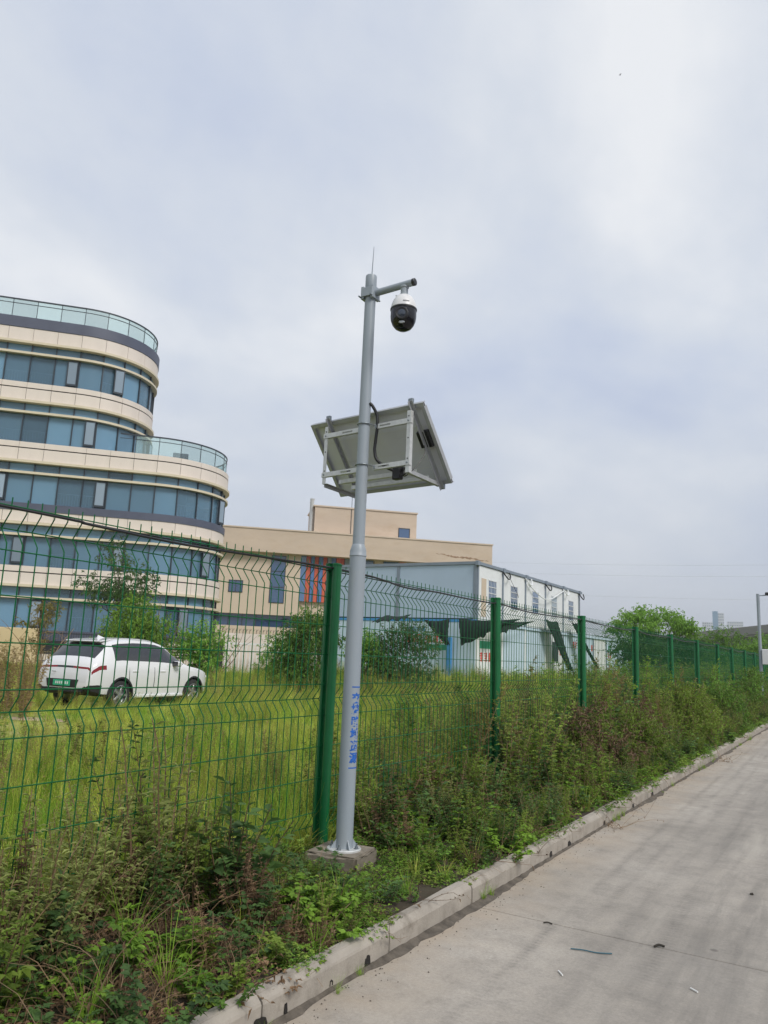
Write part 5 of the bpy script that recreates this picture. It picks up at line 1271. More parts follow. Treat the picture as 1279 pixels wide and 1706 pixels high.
def p_feather(seed, h=1.2, ns=3, mats=('l_mug', 'dry'), seedhead=True):
    # tall thin weed: narrow leaves up the stem and an open panicle on top
    g = Veg(seed); r = g.r
    for _ in range(ns):
        b = Vector((r.uniform(-0.06, 0.06), r.uniform(-0.06, 0.06), 0)); L = h * r.uniform(0.75, 1.05)
        pts = g.curve(b, Vector((r.gauss(0, 0.12), r.gauss(0, 0.12), 1)), L, 10, 0.05); g.stem(pts, 0.006, 0.0015, 1, r.uniform(0.2, 0.6))
        for i in range(int(L / 0.022)):
            t = r.uniform(0.1, 1); q = t * 10; i0 = min(9, int(q)); p = pts[i0].lerp(pts[i0 + 1], q - i0); ph = r.uniform(0, 6.28)
            g.leaf(p, Vector((math.cos(ph), math.sin(ph), r.uniform(0.2, 0.9))), r.uniform(0.05, 0.1) * (1.2 - 0.6 * t), 0.009, 0, r.random(), 0.35)
            if t > 0.5 and r.random() < 0.5:
                tw = g.curve(p, Vector((math.cos(ph), math.sin(ph), 1.0)), 0.16 * (1.3 - t), 3, 0.15); g.stem(tw, 0.0015, 0.0008, 1, 0.5)
                for k in range(5): g.leaf(tw[r.randint(1, 3)], g.rv() + Vector((0, 0, 0.8)), 0.025, 0.007, 0, r.uniform(0.4, 1))
    return g.mesh('tall_weed', [M[m] for m in mats])

protocol = {}
def protos(key, meshes):
    c = bpy.data.collections.new('plants_' + key)
    for i, me in enumerate(meshes):
        o = bpy.data.objects.new('%s_%02d' % (key, i), me); c.objects.link(o)
    protocol[key] = (c, len(meshes)); return c
def scatter(name, key, P, label, cat, parent=None):
    # P: list of (x, y, z, rx, ry, rz, scale, idx)
    c, n = protocol[key]
    A = np.array(P, dtype=np.float64)
    me = bpy.data.meshes.new(name); me.from_pydata([tuple(p) for p in A[:, :3]], [], [])
    a = me.attributes.new('rot', 'FLOAT_VECTOR', 'POINT'); a.data.foreach_set('vector', A[:, 3:6].astype(np.float32).ravel())
    a = me.attributes.new('scl', 'FLOAT', 'POINT'); a.data.foreach_set('value', A[:, 6].astype(np.float32))
    a = me.attributes.new('idx', 'INT', 'POINT'); a.data.foreach_set('value', A[:, 7].astype(np.int32))
    o = bpy.data.objects.new(name, me); COL.objects.link(o)
    g = bpy.data.node_groups.new('scatter_' + name, 'GeometryNodeTree')
    g.interface.new_socket('Geometry', in_out='INPUT', socket_type='NodeSocketGeometry'); g.interface.new_socket('Geometry', in_out='OUTPUT', socket_type='NodeSocketGeometry')
    gi, go = g.nodes.new('NodeGroupInput'), g.nodes.new('NodeGroupOutput')
    ci = g.nodes.new('GeometryNodeCollectionInfo'); ci.inputs['Collection'].default_value = c; ci.inputs['Separate Children'].default_value = True; ci.inputs['Reset Children'].default_value = True
    iop = g.nodes.new('GeometryNodeInstanceOnPoints'); iop.inputs['Pick Instance'].default_value = True
    def attr(nm, dt):
        q = g.nodes.new('GeometryNodeInputNamedAttribute'); q.data_type = dt; q.inputs['Name'].default_value = nm
        return [s for s in q.outputs if s.enabled and s.name == 'Attribute'][0]
    eu = g.nodes.new('FunctionNodeEulerToRotation'); g.links.new(attr('rot', 'FLOAT_VECTOR'), eu.inputs[0])
    mtp = g.nodes.new('GeometryNodeMeshToPoints'); g.links.new(gi.outputs[0], mtp.inputs[0])
    g.links.new(mtp.outputs[0], iop.inputs['Points']); g.links.new(ci.outputs[0], iop.inputs['Instance'])
    g.links.new(attr('idx', 'INT'), iop.inputs['Instance Index']); g.links.new(eu.outputs[0], iop.inputs['Rotation']); g.links.new(attr('scl', 'FLOAT'), iop.inputs['Scale'])
    g.links.new(iop.outputs[0], go.inputs[0])
    md = o.modifiers.new('scatter', 'NODES'); md.node_group = g
    return tag(o, label, cat, kind='stuff')

protos('mug', [p_mug(100 + i, h, ns, ('l_mug', 'dry'), 0.055, 5, 0.35, 0, 0.36) for i, (h, ns) in enumerate(((0.5, 7), (0.62, 6), (0.7, 7), (0.45, 8)))]
       + [p_mug(120 + i, 0.55, 8, ('l_sage', 'dry'), 0.045, 3, 0.45, 0, 0.26, 0.022) for i in range(2)]
       + [p_feather(140 + i, 0.7, 4, ('l_mug', 'dry')) for i in range(2)]
       + [p_mug(150, 0.5, 7, ('l_dark', 'dry'), 0.06, 5, 0.4, 0, 0.36), p_mug(151, 0.55, 6, ('rust', 'dry'), 0.05, 3, 0.5, 0, 0.3), p_mug(152, 0.45, 6, ('l_dark', 'rust'), 0.08, 3, 0.5, 1, 0.5)])
protos('herb', [p_broad(200 + i, h, ns, ll, n=nn_) for i, (h, ns, ll, nn_) in enumerate(((0.24, 7, 0.065, 5), (0.30, 8, 0.055, 3), (0.18, 6, 0.075, 5), (0.34, 6, 0.06, 5)))]
       + [p_broad(220, 0.26, 7, 0.05, ('l_mid', 'dry'), 3), p_broad(221, 0.2, 7, 0.06, ('l_mug', 'dry'), 5), p_broad(222, 0.28, 8, 0.06, ('l_dark', 'dry'), 5), p_broad(223, 0.24, 8, 0.05, ('l_dark', 'rust'), 3)])
protos('carpet', [p_carpet(300 + i, 0.17, 80, 0.034, (('l_broad', 'dry'), ('l_mid', 'dry'), ('l_mug', 'dry'))[i % 3]) for i in range(4)] + [p_carpet(320 + i, 0.2, 85, 0.04, ('rust', 'dry')) for i in range(2)])
protos('grass', [p_grass(400, 0.34, 45), p_grass(401, 0.5, 40, 0.05, 0.007), p_grass(402, 0.26, 50, 0.08, 0.005, bend=0.9), p_grass(403, 0.4, 36, 0.06, 0.006, ('g_field', 'dry'), 0.6, 0.3)])
protos('field', [p_field(500, 0.8, seedy=0.2), p_field(501, 0.9, 36, mats=('g_green', 'g_seed'), seedy=0.2), p_field(502, 0.7, 40, 0.2, seedy=0.25), p_field(503, 0.85, 30, seedy=0.6), p_field(504, 0.75, 36, 0.18, ('g_green', 'g_seed'), 0.3), p_field(505, 0.9, 26, 0.15, ('g_field', 'g_seed'), 0.5)])
protos('lawn', [p_grass(450 + i, (0.26, 0.32, 0.22, 0.3, 0.28)[i], 60, 0.16, 0.0075, (('g_field', 'g_seed'), ('g_green', 'g_field'), ('g_field', 'dry'), ('g_green', 'g_seed'), ('g_field', 'g_seed'))[i], 0.75, (0.1, 0.2, 0.12, 0.08, 0.25)[i]) for i in range(5)])
protos('fieldweed', [p_feather(600 + i, 1.1, 3, (('l_mug', 'dry'), ('l_yellow', 'dry'), ('g_seed', 'dry'), ('l_mid', 'dry'))[i]) for i in range(4)] + [p_feather(620 + i, 1.1, 5, (('l_bright', 'dry'), ('l_feather', 'dry'))[i]) for i in range(2)])
protos('dry', [p_dry(700 + i, (0.35, 0.5, 0.28)[i % 3], 16) for i in range(4)])

rnd = random.Random(99)
def nse(x, y, s=1.0, o=0.0):     # cheap smooth patchiness in 0..1
    return 0.5 + 0.25 * (math.sin(x * 2.1 * s + 1.3 + o) * math.cos(y * 1.7 * s - 0.4 + o) + math.sin(x * 0.9 * s - y * 1.3 * s + 2.0 * o))
def rot(tiltmax=0.25): return (rnd.uniform(-tiltmax, tiltmax), rnd.uniform(-tiltmax, tiltmax), rnd.uniform(0, 6.28))
def verge_h(x, y):
    # how tall weeds stand on the verge (metres)
    f = min(1, max(0, (KX - 0.17 - x) / 0.95))          # 0 at kerb, 1 at fence
    if y < 3.5: h = 0.15 + 0.55 * f ** 0.7
    elif y < 4.95: h = 0.13 + 0.16 * f
    elif y < 7.5: h = 0.20 + 0.32 * f
    elif y < 13: h = 0.30 + 0.50 * f
    else: h = 0.34 + 0.62 * f
    h += 0.07
    if 3.1 < y < 5.4: h *= 0.55 + 0.45 * abs(y - 4.25) / 1.15
    return h
def near_pad(x, y, m=0.0): return abs(x - (PX - 0.02)) < 0.215 + m and abs(y - PY) < 0.20 + m
pts = {k: [] for k in ('mug', 'herb', 'carpet', 'grass', 'dry')}
HREF = {'mug': (0.5, 0.62, 0.7, 0.45, 0.55, 0.55, 0.7, 0.7, 0.5, 0.55, 0.45), 'herb': (0.22, 0.27, 0.18, 0.3, 0.24, 0.19)}
def vz(x, y): return gz(x, y)
for y0, y1, dens in ((0.3, 7, 1.0), (7, 14, 0.62), (14, 28, 0.42), (28, 60, 0.28)):
    area = (y1 - y0) * 1.0
    for key, d in (('mug', 58), ('herb', 30), ('carpet', 80), ('grass', 16), ('dry', 34)):
        for _ in range(int(area * d * dens)):
            x = rnd.uniform(FX - 0.05, KX - 0.11); y = rnd.uniform(y0, y1)
            if near_pad(x, y, 0.03 if key in ('carpet', 'dry') else 0.07): continue
            if key != 'dry' and -2.78 < x < -2.48 and 3.95 < y < 4.62 and rnd.random() < (0.0 if key == 'carpet' else 0.4): continue
            H = verge_h(x, y); p = nse(x, y, 1.6)
            hollow = math.hypot((x + 2.76) / 0.30, (y - 2.75) / 0.46) < 1 or math.hypot((x + 2.48) / 0.20, (y - 2.1) / 0.6) < 1
            if key == 'mug':
                if H < 0.18 or rnd.random() > 0.35 + 0.8 * p or hollow or (y < 3.3 and x > -2.62 and rnd.random() > 0.65): continue
                i = rnd.choice(((8, 9, 10, 9, 8, 3) if x > -2.88 else (0, 1, 2, 4, 5, 4, 9, 8)) if y < 3.4 else (0, 1, 2, 3, 0, 4, 6, 7, 8, 8, 9, 10)); s_ = H / HREF['mug'][i] * rnd.uniform(0.6, 1.12)
                if rnd.random() < 0.06: s_ *= 1.35
            elif key == 'herb':
                if rnd.random() > 1.15 - 0.6 * p or (hollow and rnd.random() > 0.25) or (y < 3.2 and rnd.random() > 0.75): continue
                i = rnd.choice((4, 5, 6, 7, 6, 7, 0, 1)) if y < 3.4 else rnd.randrange(8); s_ = min(1.15, (0.5 + 0.6 * H) / 0.7) * rnd.uniform(0.55, 1.1)
                if y < 3.6 and x < -2.7: s_ *= 0.85
            elif key == 'carpet':
                i = rnd.randrange(4)
                if y < 3.4 and rnd.random() < 0.5: i = 4 + rnd.randrange(2)
                elif hollow: continue; s_ = rnd.uniform(0.7, 1.3)
            elif key == 'grass':
                if rnd.random() > 0.4 + 0.6 * nse(x, y, 2.2, 3): continue
                i = rnd.randrange(4); s_ = rnd.uniform(0.45, 0.95) * (0.55 + 0.6 * H)
            else:
                if rnd.random() > (1.0 if y < 3.2 else 0.3) * (0.25 + 1.2 * (1 - p)): continue
                i = rnd.randrange(4); s_ = rnd.uniform(0.45, 1.0) * (0.6 if y < 5.2 and y > 3.3 else 1)
            pts[key].append((x, y, vz(x, y) - 0.005, *rot(0.22), s_, i))
# weeds creeping over the back of the kerb here and there
for _ in range(330):
    y = rnd.uniform(3.0, 40); 
    if nse(0.3, y, 1.7, 1.0) < 0.5: continue
    pts['carpet'].append((KX - rnd.uniform(0.06, 0.14), y, 0.122, rnd.uniform(-0.1, 0.1), rnd.uniform(0.0, 0.25), rnd.uniform(0, 6.28), rnd.uniform(0.35, 0.8), rnd.randrange(4)))
for _ in range(26):
    y = rnd.uniform(1.5, 20); pts['grass'].append((KX + rnd.uniform(0.01, 0.05), y, 0.0, *rot(0.4), rnd.uniform(0.18, 0.35), rnd.randrange(3)))
scatter('mugwort_weeds', 'mug', pts['mug'], 'grey green mugwort weeds standing along the verge and through the fence foot', 'weeds')
scatter('leafy_herbs', 'herb', pts['herb'], 'bright green leafy herbs low on the verge behind the kerb', 'weeds')
scatter('ground_cover', 'carpet', pts['carpet'], 'small leaved creeping ground cover on the verge soil', 'ground cover')
scatter('verge_grass', 'grass', pts['grass'], 'short green grass tufts scattered on the verge', 'grass')
scatter('dry_stems', 'dry', pts['dry'], 'brown dry stems and dead leaves tangled in the verge weeds', 'dead weeds')

# field behind the fence
fl, fp, fw, fg, fc = [], [], [], [], []
def car_zone(x, y):
    c, s = math.cos(R(97)), math.sin(R(97)); dx, dy = x + 15.95, y - 12.75
    u, v = dx * c + dy * s, -dx * s + dy * c
    return -1.05 < u < 3.8 and abs(v) < 1.02
def field_h(x, y):
    # height of the seeding grass; the plot stays low and open towards the car
    d = math.hypot(x, y); a = math.degrees(math.atan2(x, y))
    h = 0.34 + 0.30 * nse(x, y, 0.5, 1.0)
    if a > -41: h += 0.12 * sstep(9, 16, d) * sstep(-41, -34, a)
    if a < -44: h *= 1 - 0.25 * sstep(8, 13, d)
    return h
for r0, r1, dens in ((3.4, 7, 120), (7, 12, 70), (12, 20, 34), (20, 32, 14), (32, 50, 6)):
    n = int(0.61 * (r1 * r1 - r0 * r0) * dens); far = 1.0 + 0.35 * sstep(10, 30, r0)
    for _ in range(n):
        r = math.sqrt(rnd.uniform(r0 * r0, r1 * r1)); a = R(rnd.uniform(-66, 4)); x, y = r * math.sin(a), r * math.cos(a)
        if x > FX - 0.08 or x < -40 or car_zone(x, y): continue
        if x < -14.9 and y > 32.5: continue
        ad = math.degrees(a)
        if ad < -52.5 and 12.5 < r < 19.5 and rnd.random() < 0.88: continue      # the bare track behind the car
        patch = nse(x, y, 0.9, 4.0) + 0.25 * (rnd.random() - 0.5)
        if patch < 0.20 and rnd.random() < 0.7: continue                          # thin, trampled spots
        z = gz(x, y) - 0.015; q = rnd.random(); H = field_h(x, y)
        if q < 0.80:
            i = rnd.choice((0, 2, 4) if patch > 0.5 else (0, 1, 3, 2))
            fl.append((x, y, z, *rot(0.25), rnd.uniform(0.55, 1.2) * far * (0.6 + 0.7 * H), i))
        elif q < 0.80 + 0.13 * (0.3 + 1.4 * nse(x, y, 0.6, 7.0)):
            fp.append((x, y, z, *rot(0.18), H / 0.8 * rnd.uniform(0.7, 1.25), rnd.randrange(6)))
        elif q < 0.945 and nse(x, y, 1.1, 2) > 0.55:
            fw.append((x, y, z, *rot(0.12), H * rnd.uniform(0.7, 1.4), rnd.randrange(6)))
        elif q < 0.975:
            fc.append((x, y, z, *rot(0.1), rnd.uniform(0.8, 1.6), rnd.randrange(4)))
        elif nse(x, y, 1.4, 5) > 0.5:
            fg.append((x, y, z, *rot(0.2), rnd.uniform(0.5, 1.0) * (0.5 + H), rnd.randrange(8)))
# taller weeds standing on both sides of the fence, feathery and light green farther along
for _ in range(1400):
    y = 2.0 + 46 * rnd.random() ** 1.25; front = y > 8.5 and rnd.random() < 0.16
    x = FX + rnd.uniform(0.05, 0.4) if front else FX - rnd.uniform(0.08, 1.5)
    if x < FX and y < 5.0 and rnd.random() < 0.6: continue
    H = (0.42 if y < 5.2 else 0.85 if y < 8 else 1.2 if y < 11 else 1.45) * rnd.uniform(0.45, 1.12) * (0.75 if front else 1)
    if rnd.random() < 0.62: fw.append((x, y, gz(x, y) - 0.02, *rot(0.13), H / 1.1, rnd.choice((0, 3, 5, 4, 5, 4, 5, 1))))
    else: fg.append((x, y, gz(x, y) - 0.02, *rot(0.12), H * 0.62 / 0.62, rnd.choice((0, 1, 2, 3, 6, 7))))
for _ in range(120):      # tall wispy stalks climbing the fence panels right of the mast
    y = rnd.uniform(7.2, 18); x = FX + (rnd.uniform(0.04, 0.3) if rnd.random() < 0.08 else -rnd.uniform(0.05, 0.7)); fw.append((x, y, gz(x, y) - 0.02, *rot(0.12), rnd.uniform(0.75, 1.3), rnd.choice((0, 1, 2, 3, 5, 5, 4))))
for _ in range(420):      # tall weeds on the mound in front of the cabins
    x = rnd.uniform(-19, -4); y = rnd.uniform(16, 31); fw.append((x, y, gz(x, y) - 0.02, *rot(0.1), rnd.uniform(0.3, 0.72), rnd.choice((0, 1, 3, 4, 5, 2))))
for _ in range(45):       # withered stand left of the car
    a = R(rnd.uniform(-60, -55.2)); r = rnd.uniform(15.5, 21); fw.append((r * math.sin(a), r * math.cos(a), -0.02, *rot(0.1), rnd.uniform(0.9, 1.5), rnd.choice((1, 2, 2))))
scatter('field_turf', 'lawn', fl, 'short yellow green turf covering the plot behind the fence', 'grass')
scatter('seeding_grass', 'field', fp, 'taller grass with brown seed heads dotted over the plot', 'grass')
scatter('tall_field_weeds', 'fieldweed', fw, 'thin tall feathery weeds standing behind and along the fence', 'weeds')
scatter('field_mugwort', 'mug', fg, 'bushy green weeds mixed into the field grass', 'weeds')
scatter('field_clover', 'carpet', fc, 'low leafy patches spread through the field turf', 'ground cover')
# bare track by the car
tv = []; 
for i in range(25):
    t = i / 24; a = R(-64 + 15 * t); r = 15.3 + 0.8 * math.sin(t * 5); 
    for q in (0, 1, 2): rr2 = r + q * 1.3; x, y = rr2 * math.sin(a), rr2 * math.cos(a); tv.append((x, y, gz(x, y) + 0.012 - (0.03 if q != 1 else 0)))
w = MB(); w.add(tv, [(3 * i + q, 3 * i + 3 + q, 3 * i + 4 + q, 3 * i + 1 + q) for i in range(24) for q in range(2)])
tag(w.build('dirt_track', M['sand'], smooth=True), 'bare sandy track beside the parked car', 'path', kind='structure')

# ------------------------------------------------------------------ single plants, shrubs and trees
def plant(name, me, x, y, s, label, cat='plant', rz=None, group=None, z=None):
    o = link(me, name, None, (x, y, (gz(x, y) if z is None else z) - 0.005), (0, 0, rnd.uniform(0, 6.28) if rz is None else rz), (s, s, s)); return tag(o, label, cat, group)
plant('sapling', p_broad(801, 0.45, 8, 0.10, ('l_bright', 'dry'), 5), -2.72, 1.62, 0.62, 'bright green broad leaved seedling at the lower left edge of the photo')
plant('seedling', p_broad(802, 0.22, 5, 0.075, ('l_bright', 'dry'), 5), -2.46, 2.24, 0.8, 'small fresh green seedling near the kerb at the bottom of the verge')
plant('seedling', p_broad(803, 0.25, 5, 0.08, ('l_broad', 'dry'), 3), -2.78, 2.55, 0.9, 'green seedling at the mouth of the dark hollow in the verge weeds')
plant('seedling', p_mug(804, 0.3, 4, ('l_broad', 'dry'), 0.07, 5, 0.4, 1), -2.52, 2.62, 0.9, 'upright narrow leaved green weed left of the kerb in the foreground')
plant('tall_weed', p_feather(805, 1.05, 2, ('l_dark', 'dry')), -3.36, 3.08, 1.0, 'single tall dark weed stem leaning in the fence left of the mast')
plant('tall_weed', p_feather(806, 0.85, 2, ('rust', 'dry')), -3.2, 2.1, 1.0, 'reddish brown tall weed stem by the fence at far left')
plant('dead_branch', p_dry(807, 0.55, 9, ('dry', 'rust')), -3.06, 3.42, 1.0, 'dead brown branch fork leaning on the fence foot left of the mast')
plant('vine', p_dry(808, 0.34, 5, ('dry', 'dry')), -2.2, 4.18, 0.8, 'thin dry trailing vine hanging over the kerb right of the mast', z=0.14)
plant('vine', p_dry(809, 0.4, 6, ('rust', 'dry')), -2.18, 5.3, 0.9, 'reddish trailing vine hanging over the kerb beyond the road joint', z=0.14)
plant('cut_twigs', p_dry(810, 0.5, 12, ('dry', 'rust')), -1.98, 7.6, 0.75, 'loose dry twigs lying on the road against the kerb', z=0.006)
plant('cut_twigs', p_dry(811, 0.5, 12, ('dry', 'rust')), -2.0, 14.2, 0.8, 'loose dry twigs lying by the kerb far along the road', z=0.006)
def shrubmesh(seed, h, rx, ry, n, leafL, mats, z0=0.15, trunk=True, clumps=10, wr=0.42, lob=0, stems=5, open_=0.0):
    g = Veg(seed); r = g.r; cl = []
    for _ in range(clumps):
        a = r.uniform(0, 6.28); q = math.sqrt(r.random()) * 0.72; zf = r.uniform(z0, 0.86)
        env = math.sin(math.pi * min(1, max(0.06, zf * 0.82 + 0.12))) ** 0.7
        cl.append((Vector((rx * q * env * math.cos(a), ry * q * env * math.sin(a), h * zf)), r.uniform(0.24, 0.42)))
    cl.append((Vector((rx * 0.1, 0, h * 0.88)), 0.28))
    for c, _q in cl:
        b = Vector((r.uniform(-0.1, 0.1) * rx, r.uniform(-0.1, 0.1) * ry, 0)); m = Vector((c.x * 0.4, c.y * 0.4, c.z * 0.5)) + g.rv(0.04 * h)
        g.stem([b, b.lerp(m, 0.5), m, m.lerp(c, 0.6) + g.rv(0.03), c], 0.018 * h ** 0.7, 0.004, 1, r.uniform(0.1, 0.5), 4)
    per = max(1, int((0.8 if mats[0] == 'rust' else 2.6 if rx > 1.6 else 1.8) * n) // len(cl))
    for c, q in cl:
        tone = r.uniform(-0.12, 0.12)
        for _ in range(per // 9):
            d = g.rv(); d.normalize(); rad = q * (r.random() ** 0.4); p0 = c + Vector((d.x * rad * rx * 1.15, d.y * rad * ry * 1.15, d.z * rad * h * 0.62))
            if p0.z < 0.03: p0.z = 0.03 + r.random() * 0.1
            tw = g.curve(p0, d + Vector((0, 0, 0.3)), leafL * 2.6, 3, 0.25, 0.08)
            g.stem(tw, 0.004, 0.0015, 1, 0.4)
            for _2 in range(9):
                p = tw[r.randint(0, 3)]; dd_ = g.rv() + d * 0.6 + Vector((0, 0, 0.1)); t = 0.45 + tone + r.uniform(-0.35, 0.35)
                if lob: g.lobed(p, dd_, leafL * r.uniform(0.7, 1.25), 0, t, lob, 0.42)
                else: g.leaf(p, dd_, leafL * r.uniform(0.65, 1.25), leafL * wr, 0, t, 0.35)
    return g
def shrub(name, x, y, h, rx, ry, n, leafL, mats, label, cat='shrub', seed=1, group=None, **k):
    g = shrubmesh(seed, h, rx, ry, n, leafL, mats, **k)
    root = empty(name, (x, y, gz(x, y) - 0.03)); tag(root, label, cat, group)
    for part, mi, m in (('stems' if cat == 'shrub' else 'trunk', 1, mats[1]), ('crown', 0, mats[0])):
        w = Veg(0); mp2 = {}
        for f, q, t in zip(g.f, g.m, g.t):
            if q != mi: continue
            nf2 = []
            for vi in f:
                if vi not in mp2: mp2[vi] = len(w.v); w.v.append(g.v[vi])
                nf2.append(mp2[vi])
            w.f.append(tuple(nf2)); w.m.append(0); w.t.append(t)
        me = w.mesh(part, [M[m]]); o = link(me, part, root); o['kind'] = 'stuff'
    return root
def tree(name, x, y, h, rx, ry, n, leafL, mats, label, seed, th=0.4, clumps=14, group=None, lob=0, wr=0.42, flat=False, tr=0.1):
    # trunk, limbs to each clump, and a crown of leaf sprays with gaps between the clumps
    g = Veg(seed); r = g.r; zt_ = h * th; cl = []
    for i in range(clumps):
        a = i * 2.4 + r.uniform(-0.5, 0.5); q = math.sqrt((i + 0.6) / clumps); zf = r.uniform(0.05, 1) if not flat else 0.35 + 0.45 * (1 - q) + r.uniform(-0.12, 0.12)
        env = math.sin(math.pi * (0.18 + 0.70 * zf)) if not flat else 1
        cl.append(Vector((rx * q * env * math.cos(a), ry * q * env * math.sin(a), zt_ + (h - zt_) * zf * 0.92)))
    fork = Vector((r.uniform(-0.1, 0.1), r.uniform(-0.1, 0.1), zt_ * 0.85))
    tk = Veg(seed); tk.stem([Vector((0, 0, 0)), Vector((0.03, 0.02, zt_ * 0.4)), fork, fork + Vector((0, 0, (h - zt_) * 0.45))], tr, tr * 0.45, 0, 0.4, 8)
    for c in cl:
        m = fork.lerp(c, 0.5) + g.rv(0.06 * rx) - Vector((0, 0, 0.06 * h)); tk.stem([fork, fork.lerp(m, 0.6), m, m.lerp(c, 0.6), c], tr * 0.5, tr * 0.1, 0, 0.4, 5)
    per = int((1.3 if flat else 1.9) * n) // clumps; cr = 0.34 if flat else 0.40 * (rx + ry) / 2
    for c in cl:
        tone = r.uniform(-0.15, 0.15)
        for _ in range(per // 10):
            d = g.rv(); d.normalize(); d.z *= 0.6; rad = cr * (r.random() ** 0.45); p0 = c + d * rad * Vector((1, 1, 0.8)).length * 0.62
            tw = g.curve(p0, d + Vector((0, 0, 0.25)), leafL * 2.8, 3, 0.22, 0.1); tk.stem(tw, 0.006, 0.002, 0, 0.4, 3)
            for _2 in range(10):
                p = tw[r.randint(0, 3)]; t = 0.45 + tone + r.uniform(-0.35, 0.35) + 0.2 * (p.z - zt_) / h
                if lob: g.lobed(p, g.rv() + d * 0.5, leafL * r.uniform(0.7, 1.2), 0, t, lob, 0.4)
                else: g.leaf(p, g.rv() + d * 0.6, leafL * r.uniform(0.65, 1.25), leafL * wr, 0, t, 0.4)
    root = empty(name, (x, y, gz(x, y) - 0.05)); tag(root, label, 'tree', group)
    link(tk.mesh('trunk', [M['bark']]), 'trunk', root); link(g.mesh('crown', [M[mats]]), 'crown', root)
    return root
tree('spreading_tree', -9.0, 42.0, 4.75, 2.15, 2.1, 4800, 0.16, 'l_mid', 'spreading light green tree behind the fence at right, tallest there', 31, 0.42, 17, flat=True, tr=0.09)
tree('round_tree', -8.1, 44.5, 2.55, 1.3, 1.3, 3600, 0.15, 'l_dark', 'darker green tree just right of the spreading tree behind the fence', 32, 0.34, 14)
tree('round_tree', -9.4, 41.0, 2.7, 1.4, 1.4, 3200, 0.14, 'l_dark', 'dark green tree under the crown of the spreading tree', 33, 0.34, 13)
for k, (x, y, h, lab) in enumerate(((-7.0, 52, 3.2, 'dense bush beyond the spreading tree, left of three in a row'), (-5.6, 57, 3.0, 'dense bush beyond the spreading tree, middle of three in a row'), (-4.6, 63, 2.9, 'dense bush beyond the spreading tree, right of three in a row'))):
    shrub('far_bush', x, y, h, 1.9, 1.9, 2600, 0.16, ('l_mid', 'bark'), lab, 'shrub', 60 + k, 'bushes at the far end of the fence', clumps=12, z0=0.1)
for k, (x, y, h) in enumerate(((-9.6, 121, 6.2), (-5.4, 112, 6.4), (-20.5, 130, 4.6))):
    tree('roadside_tree', x, y, h, 2.8, 2.8, 2600, 0.34, 'l_mid', ('round tree under the viaduct just left of the far mast', 'round tree under the viaduct at the right edge', 'small tree at the foot of the viaduct behind the spreading tree')[k], 70 + k, 0.3, 12, 'trees along the viaduct')
shrub('leafy_shrub', -14.75, 19.6, 2.45, 1.05, 1.0, 4800, 0.10, ('l_mid', 'bark'), 'leafy green shrub in the plot left of the near fence post', 'shrub', 41, clumps=15, z0=0.1)
tree('young_tree', -14.9, 20.6, 2.75, 0.62, 0.6, 1500, 0.11, 'l_mid', 'slim young tree rising above the shrub left of the near fence post', 42, 0.5, 8, tr=0.04)
shrub('leafy_shrub', -11.9, 21.0, 2.15, 1.15, 1.1, 5600, 0.085, ('l_dark', 'bark'), 'rounded dark green shrub in the plot right of the mast', 'shrub', 43, clumps=16, z0=0.05)
shrub('leafy_shrub', -12.9, 20.2, 1.75, 0.8, 0.8, 3000, 0.085, ('l_mid', 'bark'), 'low green shrub directly behind the mast', 'shrub', 44, clumps=11, z0=0.05)
shrub('leafy_shrub', -17.2, 21.5, 1.5, 1.3, 1.0, 2600, 0.09, ('l_mid', 'bark'), 'low yellowish green shrub in front of the white gate', 'shrub', 45, clumps=11, z0=0.05)
shrub('broad_shrub', -23.3, 20.3, 3.0, 1.9, 1.8, 5600, 0.14, ('l_bright', 'bark'), 'broad bright green shrub behind the parked car', 'shrub', 46, clumps=20, z0=0.08)
shrub('broad_shrub', -21.6, 22.4, 2.0, 1.2, 1.2, 2600, 0.13, ('l_mid', 'bark'), 'green shrub right of the bright shrub behind the car bonnet', 'shrub', 47, clumps=13, z0=0.05)
tree('open_tree', -28.6, 23.9, 6.5, 1.5, 1.5, 2000, 0.15, 'l_dark', 'thin open crowned dark tree in front of the office, above the car', 48, 0.5, 13, tr=0.07)
tree('yellow_sapling', -26.6, 18.7, 3.55, 0.62, 0.6, 900, 0.10, 'l_yellow', 'slim yellowish sapling left of the bright shrub', 49, 0.35, 8, tr=0.03)
def bare(x, y, h, seed, label):
    g = Veg(seed); r = g.r
    for _ in range(6):
        pts_ = g.curve(Vector((r.uniform(-0.1, 0.1), r.uniform(-0.1, 0.1), 0)), Vector((r.gauss(0, 0.3), r.gauss(0, 0.3), 1)), h * r.uniform(0.6, 1), 8, 0.1); g.stem(pts_, 0.025, 0.006, 0, r.random(), 5)
        for k in (3, 5, 6): g.stem(g.curve(pts_[k], g.rv() + Vector((0, 0, 1)), h * 0.25, 4, 0.2), 0.01, 0.003, 0, r.random(), 4)
    o = link(g.mesh('bare_sapling', [M['dry']]), 'bare_sapling', None, (x, y, gz(x, y) - 0.03)); tag(o, label, 'sapling', 'bare saplings by the office wall')
bare(-26.2, 18.5, 3.3, 51, 'bare brown sapling beside the yellowish sapling'); bare(-25.6, 23.8, 3.9, 52, 'bare pinkish sapling rising right behind the bright shrub'); bare(-23.4, 25.0, 3.6, 53, 'bare sapling farthest right, near the boundary wall pier')
shrub('withered_shrub', -2.85, 9.9, 0.85, 0.55, 0.75, 2600, 0.05, ('rust', 'dry'), 'withered reddish brown bush on the verge beyond the third fence post', 'shrub', 54, clumps=12, z0=0.1)
shrub('withered_shrub', -2.95, 12.6, 0.85, 0.5, 0.6, 1800, 0.05, ('rust', 'dry'), 'smaller withered brown bush on the verge farther along', 'shrub', 55, clumps=10, z0=0.1)
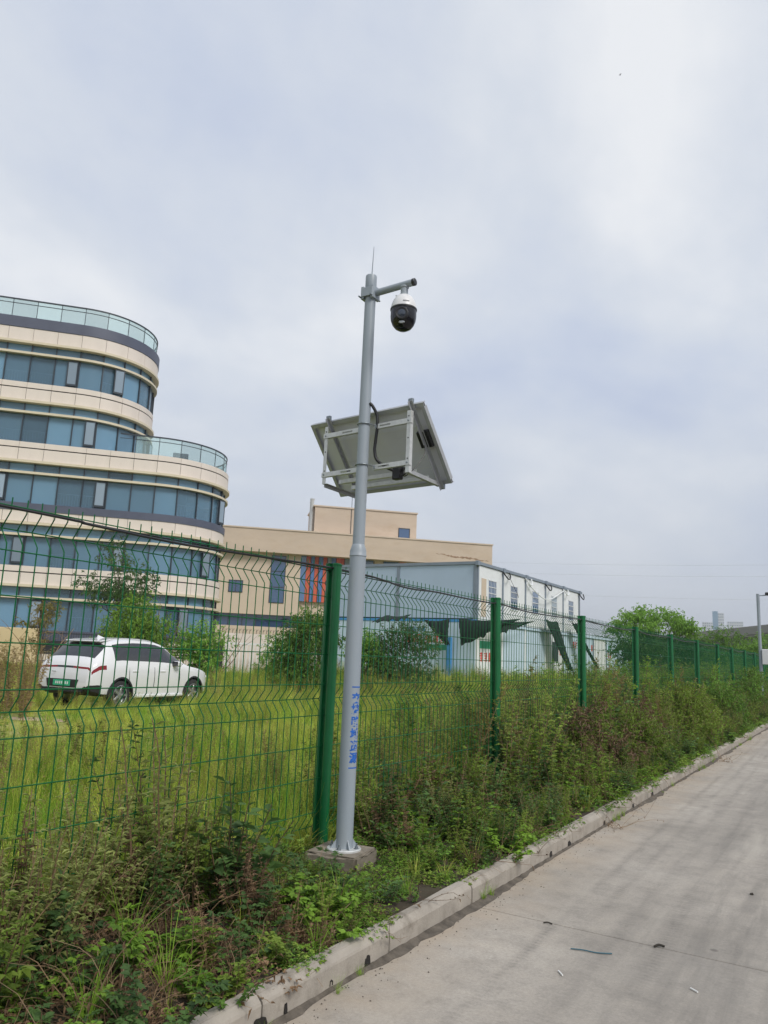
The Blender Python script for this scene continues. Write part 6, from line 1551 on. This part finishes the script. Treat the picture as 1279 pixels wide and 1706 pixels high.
shrub('verge_bush', -2.7, 11.2, 0.75, 0.5, 0.8, 3000, 0.05, ('l_mug', 'dry'), 'dull green bush leaning over the kerb beyond the withered bush', 'shrub', 56, clumps=12, z0=0.1)
shrub('verge_bush', -2.75, 15.6, 1.0, 0.6, 1.2, 3200, 0.06, ('l_mug', 'dry'), 'bushy green weeds by the kerb short of the far mast', 'shrub', 57, clumps=14, z0=0.1)
shrub('verge_bush', -2.85, 20.5, 1.2, 0.6, 1.8, 3400, 0.07, ('l_mid', 'dry'), 'tall green weed bush by the fence near the far mast', 'shrub', 58, clumps=16, z0=0.1)
shrub('verge_bush', -2.85, 26.5, 1.3, 0.6, 2.2, 3400, 0.08, ('l_mid', 'dry'), 'green weed bush at the foot of the far mast', 'shrub', 59, clumps=16, z0=0.1)
plant('tall_weed', p_feather(812, 1.75, 4, ('l_mug', 'dry')), -3.6, 11.6, 1.0, 'tall feathery weed with drooping tips beyond the third fence post')
# a loose hedge line far behind the fence closes the view under the viaduct
HEDGE = [(-19.5 + 2.0 * k + rnd.uniform(-0.4, 0.4), 63 + 0.9 * k + rnd.uniform(-1, 1)) for k in range(8)]
for k, (x, y) in enumerate(HEDGE):
    shrub('hedge_bush', x, y, 2.9 + 0.6 * rnd.random(), 1.9, 1.9, 1300, 0.2, ('l_dark' if k % 2 else 'l_mid', 'bark'), ('leftmost', 'second', 'third', 'fourth', 'fifth', 'sixth', 'seventh', 'rightmost')[k] + ' bush from the left in the hedge row far behind the fence at right', 'shrub', 90 + k, 'hedge row far behind the fence', clumps=13, z0=0.03)
# ------------------------------------------------------------------ air
hz = MB().box(-1400, -120, -1.2, 900, 1500, 90).build('haze', None); hz.data.materials.clear()
hm = bpy.data.materials.new('haze_air'); hm.use_nodes = True; t = hm.node_tree; t.nodes.clear()
vo = N(t, 'ShaderNodeVolumePrincipled'); vo.inputs['Color'].default_value = (0.86, 0.9, 0.96, 1); vo.inputs['Density'].default_value = 0.00055; vo.inputs['Anisotropy'].default_value = 0.2
ou = N(t, 'ShaderNodeOutputMaterial'); t.links.new(vo.outputs[0], ou.inputs['Volume']); hz.data.materials.append(hm)
tag(hz, 'thin pale haze filling the air over the whole place', 'haze', kind='stuff')
#@@END
